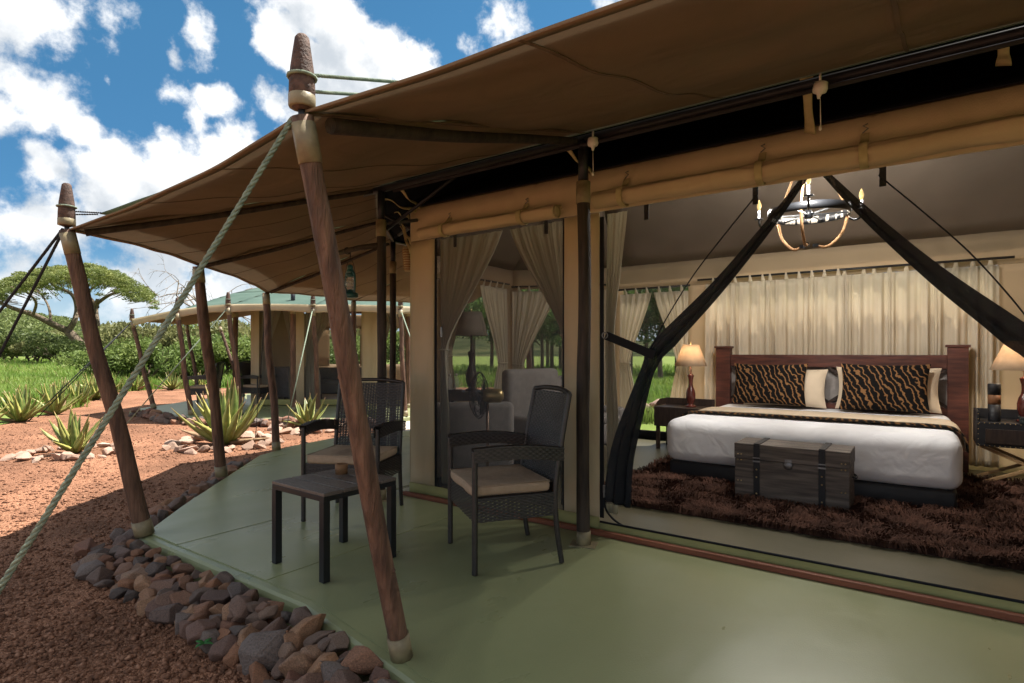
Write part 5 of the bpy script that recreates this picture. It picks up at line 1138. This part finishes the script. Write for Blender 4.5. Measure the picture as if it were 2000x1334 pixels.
for a, b, l, an in ((506, 545, 'dim curtain at the outer edge of the far window', 0), (548, 575, 'dim curtain at the inner edge of the far window', 1), (595, 650, 'dim curtain draped at the far doorway', 0), (738, 770, 'dim curtain in the far wall opening by the near tent corner', 0), (770, 800, 'second dim curtain in the far wall opening by the near tent corner', 1)):
    A_, B_ = L2(lx(a), WD + .12), L2(lx(b), WD + .12); curtain(A_.xy, B_.xy, 2.2, .1, l, tie=1.2, tw=.3, anchor=an, folds=4, mat=SHEERG, amp=.03, tabs=False, group='curtains of the farther tent')

# ================================================================== PLANTS
def aloe_leaf(curve, wob, seed):
    k = 11; vs = []; rim = []; tip = []; rr = random.Random(seed)
    for i in range(k + 1):
        t = i / k; w = .125 * (1 - t ** 1.7) * (.75 + .6 * t * (1 - t)) + .0015; y = t; z = curve * t * t; x0 = wob * t * t
        tooth = (1.10 if i % 2 else .95); ch = .35 * w; th = .32 * w + .002
        for x, dz, r in ((-w * tooth, .45 * w, 1), (-w * .5, .06 * w, 0), (0, -.06 * w, 0), (w * .5, .06 * w, 0), (w * tooth, .45 * w, 1), (w * .5, -th, 0), (0, -th * 1.35, 0), (-w * .5, -th, 0)):
            vs.append((x0 + x, y, z + dz)); rim.append(r); tip.append(max(0, (t - .86) / .14) * .8)
    fs = [(i * 8 + j, i * 8 + (j + 1) % 8, (i + 1) * 8 + (j + 1) % 8, (i + 1) * 8 + j) for i in range(k) for j in range(8)] + [tuple(range(7, -1, -1)), tuple(k * 8 + j for j in range(8))]
    me = bpy.data.meshes.new('leaf'); me.from_pydata(vs, [], fs); me.update(); me.materials.append(ALOE)
    for nm, dat in (('rim', rim), ('tip', tip)): at_ = me.attributes.new(nm, 'FLOAT', 'POINT'); at_.data.foreach_set('value', dat)
    me.polygons.foreach_set('use_smooth', np.ones(len(me.polygons), dtype=bool)); return me
LEAF = [aloe_leaf(c, w, i) for i, (c, w) in enumerate(((.12, .05), (.25, -.06), (.02, .08), (.35, .02), (-.12, -.05), (.18, 0)))]
ALOEDRY = M('dry_aloe_leaf', (.30, .20, .11), (.17, .10, .06), 8, .8)
LEAFD = []
for m_ in LEAF[:3]:
    q_ = m_.copy(); q_.materials.clear(); q_.materials.append(ALOEDRY); LEAFD.append(q_)
def aloe(p, h, label, n=26, spread=62, group='aloe plants'):
    t = thing('aloe_plant', label, 'aloe', p, group=group)
    n = max(14, n + random.randint(-6, 4)); spread += random.uniform(-10, 8); h *= random.uniform(.88, 1.12)
    for i in range(n):
        q = (i + .5) / n; dry = q > .72 and random.random() < .3; o = bpy.data.objects.new('leaf', random.choice(LEAFD if dry else LEAF)); C.objects.link(o); o.parent = t
        az = i * 2.39996 + random.uniform(-.25, .25); tilt = R(90 - (4 + (spread + 22 * dry) * q ** .85 + random.uniform(-9, 9))); l = h * random.uniform(.85, 1.12) * (1 - .12 * q)
        o.rotation_euler = Matrix.Rotation(az, 4, 'Z').to_3x3().__matmul__(Matrix.Rotation(tilt, 3, 'X')).to_euler(); o.scale = (l * random.uniform(.85, 1.1), l, l)
        o.location = (math.cos(az + 1.57) * .04 * h, math.sin(az + 1.57) * .04 * h, .01)
    return t
def ring(c, r, label, n, size=.07, pale=True):
    t = thing('stone_ring', label, 'stone ring', (*c, GZ)); 
    for k in range(n):
        a = k * 6.283 / n + random.uniform(-.1, .1); rr = r * random.uniform(.92, 1.1); s = size * random.uniform(.75, 1.25)
        stone(t, (c[0] + math.cos(a) * rr, c[1] + math.sin(a) * rr, GZ + s * .35), s, pale, .8)
        if k % 2 == 0: s *= .7; stone(t, (c[0] + math.cos(a + .15) * (rr + .1), c[1] + math.sin(a + .15) * (rr + .1), GZ + s * .35), s, pale, .8)
def gpa(px, py): p = gp(px, py, GZ); return (p.x, p.y, GZ + .01)
p = gpa(146, 886); aloe(p, .62, 'large aloe inside the stone ring on the open gravel', 28); ring(p[:2], .5, 'ring of pale stones round the large gravel aloe', 17, .085)
p = gpa(440, 868); aloe(p, .78, 'big bright aloe with stone ring behind the awning poles', 30, 68); ring(p[:2], .62, 'ring of pale stones round the big bright aloe', 20, .095)
p = gpa(600, 836); aloe(p, .62, 'aloe growing before the far tent doorway', 20, 66); ring((p[0] + .2, p[1] - .1), .55, 'pale stones round the aloe before the far tent', 14, .10)
for px, py, h, l in ((40, 824, .62, 'aloe at the near end of the aloe row'), (-45, 838, .6, 'aloe at the picture edge of the aloe row'), (108, 810, .68, 'second aloe of the row bordering the meadow'), (150, 794, .66, 'middle aloe of the row bordering the meadow'), (186, 781, .68, 'fourth aloe of the row, right behind the dark corner pole'), (128, 783, .6, 'aloe half hidden in the middle of the row'),
                     (265, 763, .66, 'small aloe in the gap between corner pole and far deck'), (335, 762, .62, 'small aloe behind the far pole left of the chairs'), (392, 759, .62, 'small aloe farthest along the gravel edge'), (212, 768, .6, 'last aloe of the row near the corner pole'), (722, 832, .4, 'small aloe peeking over the wicker chair arm')):
    aloe(gpa(px, py), h, l, 24, 66)

def leaves(P, size, rg_, flat=0.):
    n = len(P); u = rg_.normal(size=(n, 3)); u[:, 2] *= (1 - flat); u /= np.linalg.norm(u, axis=1, keepdims=True); w = np.cross(u, rg_.normal(size=(n, 3))); w /= np.maximum(1e-6, np.linalg.norm(w, axis=1, keepdims=True))
    s = size * rg_.uniform(.6, 1.4, (n, 1)); V = np.stack([P - u * s, P + w * s * .5, P + u * s, P - w * s * .5], 1).reshape(-1, 3); F = np.arange(n * 4).reshape(n, 4); return V, F
def blob_points(blobs, n, rg_, shell=.55):
    w = np.array([b[1][0] * b[1][1] + b[1][0] * b[1][2] for b in blobs]); idx = rg_.choice(len(blobs), n, p=w / w.sum()); d = rg_.normal(size=(n, 3)); d /= np.linalg.norm(d, axis=1, keepdims=True)
    r = shell + (1 - shell) * rg_.random(n) ** .5; c = np.array([b[0] for b in blobs])[idx]; e = np.array([b[1] for b in blobs])[idx]; return c + d * r[:, None] * e
def branchy(mb, p, d, l, r, depth, rg_, spread=.6, droop=0., n=6):
    p, d = V3(p), V3(d).normalized(); pts = [p]; q = p.copy(); dd = d.copy()
    for i in range(3):
        dd = (dd + Vector(rg_.normal(size=3)) * .16 + Vector((0, 0, -droop * .35))).normalized(); q = q + dd * l / 3; pts.append(q.copy())
    mb.tube(pts, [r, r * .88, r * .76, r * .62], n, cap=False)
    if depth:
        for k in range(2 if depth > 1 else 3):
            nd = (dd + Vector(rg_.normal(size=3)) * spread).normalized(); branchy(mb, q if k < 2 else pts[2], nd, l * rg_.uniform(.6, .82), r * .6, depth - 1, rg_, spread, droop + (.12 if droop else 0), max(4, n - 1))
    return mb
# umbrella acacia
def acacia():
    D = 52.8; base = gp(178, 716, GZ); t = thing('acacia_tree', 'flat-topped umbrella acacia with leaning forked trunk in the meadow', 'tree', base); rg_ = np.random.default_rng(3); A = lambda px, py, dd=0: at(px, py, D + dd) - base
    tr_ = MB()
    def limb(pts, r0, r1): c = catmull(pts, 6); tr_.tube(c, [lerp(r0, r1, i / (len(c) - 1)) for i in range(len(c))], 9, cap=False)
    limb([A(180, 722), A(172, 695), A(150, 665), A(131, 645)], .48, .36); limb([A(131, 646), A(100, 632, -1), A(65, 615, -2), A(20, 600, -3), A(-25, 578, -4)], .32, .12); limb([A(133, 647), A(146, 625), A(150, 600, 1), A(140, 575, 1), A(110, 560, 2)], .27, .12)
    limb([A(178, 722), A(194, 680, 2), A(190, 640, 2), A(186, 605, 3), A(192, 585, 3)], .34, .22); limb([A(190, 592, 3), A(215, 576, 2), A(250, 566, 1), A(290, 560, 0)], .18, .06); limb([A(190, 600, 3), A(170, 575, 4), A(150, 555, 5)], .2, .08); limb([A(193, 655, 2), A(203, 645, 2), A(207, 635, 2)], .14, .08)
    limb([A(150, 600, 1), A(165, 580, -1), A(185, 560, -2), A(215, 550, -2)], .15, .05); limb([A(65, 615, -2), A(70, 590, -3), A(50, 570, -4), A(20, 560, -5)], .13, .05); limb([A(100, 632, -1), A(95, 600, 0), A(80, 575, 2), A(60, 560, 3)], .12, .05)
    tk = tr_.build('trunk', BARK, t, True)
    # clumps over a flat dome
    cl = []; tw = MB()
    for k in range(520):
        a = rg_.uniform(0, 6.283); r = math.sqrt(rg_.random()); l = math.cos(a) * r; d = math.sin(a) * r; px = 133 + l * 178; 
        top = 515 + 62 * abs(l) ** 2.3 + 12 * (d * d) - 8 * math.exp(-((px - 190) / 50) ** 2); py = top + 6 + abs(rg_.normal(0, 21)) * (1 - .3 * r)
        c = A(px, py, d * 7.5); cl.append((tuple(c), (.62 * rg_.uniform(.5, 1.3), .62 * rg_.uniform(.5, 1.3), .2 * rg_.uniform(.6, 1.6))))
        if k % 3 == 0: tw.tube([c + V3((0, 0, -.5)) + (A(150, 590, 1) - c) * .25, c + V3((0, 0, -.35)), c], [.03, .018, .008], 4, cap=False)
    V, F = leaves(blob_points(cl, 56000, rg_, .1), .085, rg_, .5); cr = link('crown', fastmesh('crown', V, F), ACAC, t); cr['kind'] = 'stuff'
    o = tw.build('twigs', BARK, tk, True); o['kind'] = 'stuff'
acacia()
# bare drooping tree behind the far tent
def bare_tree():
    base = at(400, 700, 27); base.z = GZ; t = thing('bare_tree', 'leafless grey tree with drooping twigs behind the far tent', 'tree', base); rg_ = np.random.default_rng(11); mb = MB()
    mb.tube([(0, 0, 0), (.1, 0, 1.6), (-.1, .1, 3.0)], [.2, .16, .12], 8); mb.build('trunk', BARKG, t, True); tw = MB()
    for k in range(9):
        a = k * .7; branchy(tw, (-.1, .1, 2.6 + .08 * k), (math.cos(a), math.sin(a), .75), 1.5, .05, 4, rg_, .5, .22, 5)
    o = tw.build('twigs', BARKG, t, True); o['kind'] = 'stuff'
bare_tree()
def bush_proto(seed, mat, n=4200, lumps=9, size=.10, trunk=True, flatten=.62, h=1.0):
    rg_ = np.random.default_rng(seed); bl = []
    for k in range(lumps):
        a = rg_.uniform(0, 6.283); r = rg_.uniform(.1, .75); bl.append(((math.cos(a) * r, math.sin(a) * r, .62 * h + rg_.uniform(-.12, .22)), (rg_.uniform(.3, .55), rg_.uniform(.3, .55), rg_.uniform(.18, .34))))
    P = blob_points(bl, n, rg_, .35); P[:, 2] = np.abs(P[:, 2]); V, F = leaves(P, size * .42, rg_); cm = fastmesh('crown', V, F); cm.materials.append(mat)
    mb = MB()
    for k in range(4): a = rg_.uniform(0, 6.283); branchy(mb, (0, 0, 0), (math.cos(a) * .5, math.sin(a) * .5, 1), .4, .03, 2, rg_, .5, 0, 5)
    tm = mb.mesh('trunk'); tm.materials.append(BARK); return cm, tm
BP = [bush_proto(20 + i, m) for i, m in enumerate((BUSHA, BUSHD, BUSHA, BUSHB))]
def bush(p, s, kind, label, name='bush', cat='bush', group='bushes beyond the meadow', sz=None):
    t = thing(name, label, cat, p, random.uniform(0, 6.28), group); t.scale = (s, s, sz or s); cm, tm = BP[kind]
    o = bpy.data.objects.new('crown', cm); C.objects.link(o); o.parent = t; o['kind'] = 'stuff'; o = bpy.data.objects.new('trunk', tm); C.objects.link(o); o.parent = t; return t
fb = [(-40, 66, 4.3, 0), (10, 60, 4.0, 2), (62, 64, 4.0, 0), (75, 58, 2.6, 1), (112, 57, 3.2, 2), (120, 50, 2.7, 0), (160, 63, 3.2, 0), (205, 62, 3.4, 2), (30, 74, 4.2, 2), (140, 76, 4.0, 0), (225, 56, 3.0, 1), (-90, 58, 3.4, 2), (90, 78, 4.2, 0), (255, 66, 3.6, 0), (300, 68, 3.8, 2), (190, 84, 4.3, 2), (-10, 86, 4.6, 0), (345, 72, 3.8, 0), (50, 92, 4.8, 2)]
POSN = ['at the picture edge', 'under the acacia', 'behind the meadow', 'near the leaning trunk', 'in the middle of the line', 'standing forward', 'behind the dark pole']
ORD = 'first second third fourth fifth sixth seventh eighth ninth tenth eleventh twelfth thirteenth fourteenth fifteenth sixteenth seventeenth eighteenth nineteenth twentieth twenty-first twenty-second twenty-third twenty-fourth twenty-fifth'.split()
for i, (px, d, s, k) in enumerate(sorted(fb)):
    p = at(px, 700, d); bush((p.x, p.y, GZ), s, k, f'{ORD[i]} thorn bush from the left in the olive line beyond the meadow', sz=s * .95)
th = [(215, 23, 2.1, 3), (250, 25, 2.5, 1), (290, 24, 2.2, 3), (325, 26, 2.7, 1), (362, 24, 2.2, 3), (398, 26, 2.6, 1), (432, 25, 2.4, 3), (470, 27, 2.7, 1), (505, 26, 2.4, 3), (545, 27, 2.6, 3), (235, 31, 3.2, 1), (300, 32, 3.2, 1), (375, 32, 3.1, 3), (450, 33, 3.2, 1), (590, 30, 2.8, 3), (640, 28, 2.6, 3), (760, 28, 2.7, 3), (700, 30, 2.8, 1)]
for i, (px, d, s, k) in enumerate(sorted(th)):
    p = at(px, 700, d); bush((p.x, p.y, GZ), s * random.uniform(.68, .92), k, f'{ORD[i]} shrub from the left in the dense thicket behind the far tent', name='thicket_shrub', cat='shrub', group='thicket behind the farther tent', sz=s * random.uniform(.66, 1.0))
# bush dots on the hill slope
for i in range(25):
    px = -150 + 570 * i / 24 + random.uniform(-8, 8); d = random.uniform(105, 165); p = at(px, 700, d); bush((p.x, p.y, GZ), random.uniform(3.5, 6), random.choice((0, 1, 2)), f'{ORD[i]} small distant bush from the left at the foot of the hill', group='distant bushes below the hill')
def hill_scrub():
    rg_ = np.random.default_rng(77); bl = []
    for k in range(900):
        px = rg_.uniform(-330, 560); r_ = rg_.uniform(.02, .97); dep = 170 + 620 * r_ ** 1.3; p = LD((px - 1000) / FPX * dep, dep, 0); z = hill_z(px, r_, p); w = rg_.uniform(2.2, 5.0)
        bl.append(((p.x, p.y, z + w * .4), (w, w, w * .62)))
    V, F = leaves(blob_points(bl, 42000, rg_, .5), 1.0, rg_); tag(link('hill_scrub', fastmesh('hill_scrub', V, F), BUSHA), 'scrub dotted over the distant hill slope', 'scrub', kind='stuff')
hill_scrub()
# grove behind the near tent, seen through its windows
def grove_proto(seed):
    rg_ = np.random.default_rng(seed); mb = MB(); mb.tube([(0, 0, 0), (.03, .02, 1.2), (-.04, .03, 2.4), (.03, 0, 3.9)], [.11, .09, .075, .03], 7); bl = [((rg_.uniform(-.9, .9), rg_.uniform(-.9, .9), rg_.uniform(1.9, 4.6)), (rg_.uniform(.5, .9), rg_.uniform(.5, .9), rg_.uniform(.28, .5))) for _ in range(14)]
    for b in bl[:8]: mb.tube([(0, 0, b[0][2] - .6), (b[0][0] * .5, b[0][1] * .5, b[0][2] - .25), b[0]], [.035, .022, .01], 5, cap=False)
    tm = mb.mesh('trunk'); tm.materials.append(BARK); V, F = leaves(blob_points(bl, 5200, rg_, .15), .075, rg_); cm = fastmesh('crown', V, F); cm.materials.append(TREEB); return cm, tm
GP = [grove_proto(50), grove_proto(51), grove_proto(52)]
for i, (px, d, s) in enumerate(sorted(((880, 24, 1.1), (925, 30, 1.2), (1040, 34, 1.15), (1058, 30, 1.0), (1078, 36, 1.25), (1095, 32, 1.1), (1112, 38, 1.3), (1070, 42, 1.3), (1230, 26, 1.15), (1262, 30, 1.2), (1290, 25, 1.1), (1322, 32, 1.25), (1345, 28, 1.2), (1205, 34, 1.25), (960, 40, 1.3), (1010, 38, 1.2)))):
    p = at(px, 700, d); t = thing('grove_tree', f'{ORD[i]} slender tree from the left in the grove seen through the tent windows', 'tree', (p.x, p.y, GZ), random.uniform(0, 6), 'grove behind the near tent'); t.scale = (s,) * 3; cm, tm = random.choice(GP)
    for nm, m_ in (('crown', cm), ('trunk', tm)):
        o = bpy.data.objects.new(nm, m_); C.objects.link(o); o.parent = t
        if nm == 'crown': o['kind'] = 'stuff'
# rubble bank behind the near tent
tb = thing('rock_border', 'pale rocks heaped on the bank outside the rear window', 'rock border', (-3, 10.6, GZ))
for k in range(60):
    x = random.uniform(-6.2, -2.0); y = 10.1 + random.uniform(0, 1.0) + .25 * (-3 - x); s = random.uniform(.08, .19); stone(tb, (x, y, GZ + s * .4 + max(0, .25 - abs(y - 10.7) * .4)), s, True)
# awning pole of the near tent outside the side window
tent_pole(LD(.33, 9.7, GZ), LD(.26, 9.7, 2.05), 'crooked pole standing outside the corner window of the near tent', .05, .045, cap=False)

# grass
def inside(poly, x, y):
    P = np.array(poly); j = len(P) - 1; ins = np.zeros(len(x), bool)
    for i in range(len(P)):
        xi, yi = P[i]; xj, yj = P[j]; ins ^= ((yi > y) != (yj > y)) & (x < (xj - xi) * (y - yi) / (yj - yi + 1e-12) + xi); j = i
    return ins
def grass(n, pxr, dr, h, mat, label, poly=MEAD, seed=1, wdt=.012, edge=0.):
    rg_ = np.random.default_rng(seed); px = rg_.uniform(*pxr, n); dep = np.exp(rg_.uniform(np.log(dr[0]), np.log(dr[1]), n)); lat = (px - 1000) / FPX * dep; x = lat * RT[0] + dep * FW[0]; y = lat * RT[1] + dep * FW[1]; k = inside(poly, x, y); x, y, dep = x[k], y[k], dep[k]
    m = 4; x = np.repeat(x, m) + rg_.normal(0, .07, len(x) * m); y = np.repeat(y, m) + rg_.normal(0, .07, len(y) * m); dep = np.repeat(dep, m); n = len(x)
    pat = .75 + .45 * np.sin(x * .55 + 1.3 * np.sin(y * .4)) * np.sin(y * .5 + x * .13); hh = h * rg_.uniform(.55, 1.25, n) * np.clip(pat, .5, 1.3); a = rg_.uniform(0, 6.283, n); le = rg_.uniform(.1, .6, n); w = wdt * (dep / 14) ** .75 * rg_.uniform(.7, 1.3, n)
    d = np.stack([np.cos(a), np.sin(a)], 1); q = np.stack([-np.sin(a), np.cos(a)], 1); b = np.stack([x, y, np.full(n, GZ)], 1); V = np.zeros((n, 5, 3)); V[:, 0] = b; V[:, 1] = b; V[:, 0, :2] += q * w[:, None]; V[:, 1, :2] -= q * w[:, None]
    mm = b.copy(); mm[:, :2] += d * (hh * le * .35)[:, None]; mm[:, 2] += hh * .6; V[:, 2] = mm; V[:, 3] = mm; V[:, 2, :2] += q * w[:, None] * .8; V[:, 3, :2] -= q * w[:, None] * .8; e = mm.copy(); e[:, :2] += d * (hh * le * .65)[:, None]; e[:, 2] += hh * (.4 - .25 * le); V[:, 4] = e
    i = (np.arange(n) * 5)[:, None]; F = np.concatenate([i + np.array([[0, 1, 3]]), i + np.array([[0, 3, 2]]), i + np.array([[2, 3, 4]])])
    tag(link('grass', fastmesh('grass', V.reshape(-1, 3), F), mat), label, 'grass', kind='stuff')
grass(26000, (-260, 640), (12.5, 75), .62, GRASSM, 'tall bright green meadow grass beyond the aloes', seed=1)
grass(9500, (-260, 640), (12.5, 60), .56, GRASSD, 'dry yellow grass mixed into the meadow edge', seed=2)
grass(13000, (820, 1420), (10.5, 40), .5, GRASSM, 'green grass behind the near tent', seed=3)
grass(3000, (820, 1420), (10.5, 30), .4, GRASSD, 'dry grass behind the near tent', seed=4)

# a small weed among the border rocks
p = gp(398, 1258, GZ + .05); t = thing('weed', 'tiny green weed sprouting between the border rocks', 'weed', p)
for k in range(4):
    o = MB().sheet(lambda u, v: ((u - .5) * .022 * math.sin(math.pi * min(1, v + .08)), .05 * v, .035 * v - .03 * v * v), 2, 5, .001).build('leaf', M('weed_leaf', (.05, .22, .05), (.035, .16, .035), 20, .5, trans=.3), t, True); o.rotation_euler.z = k * 1.6 + .3
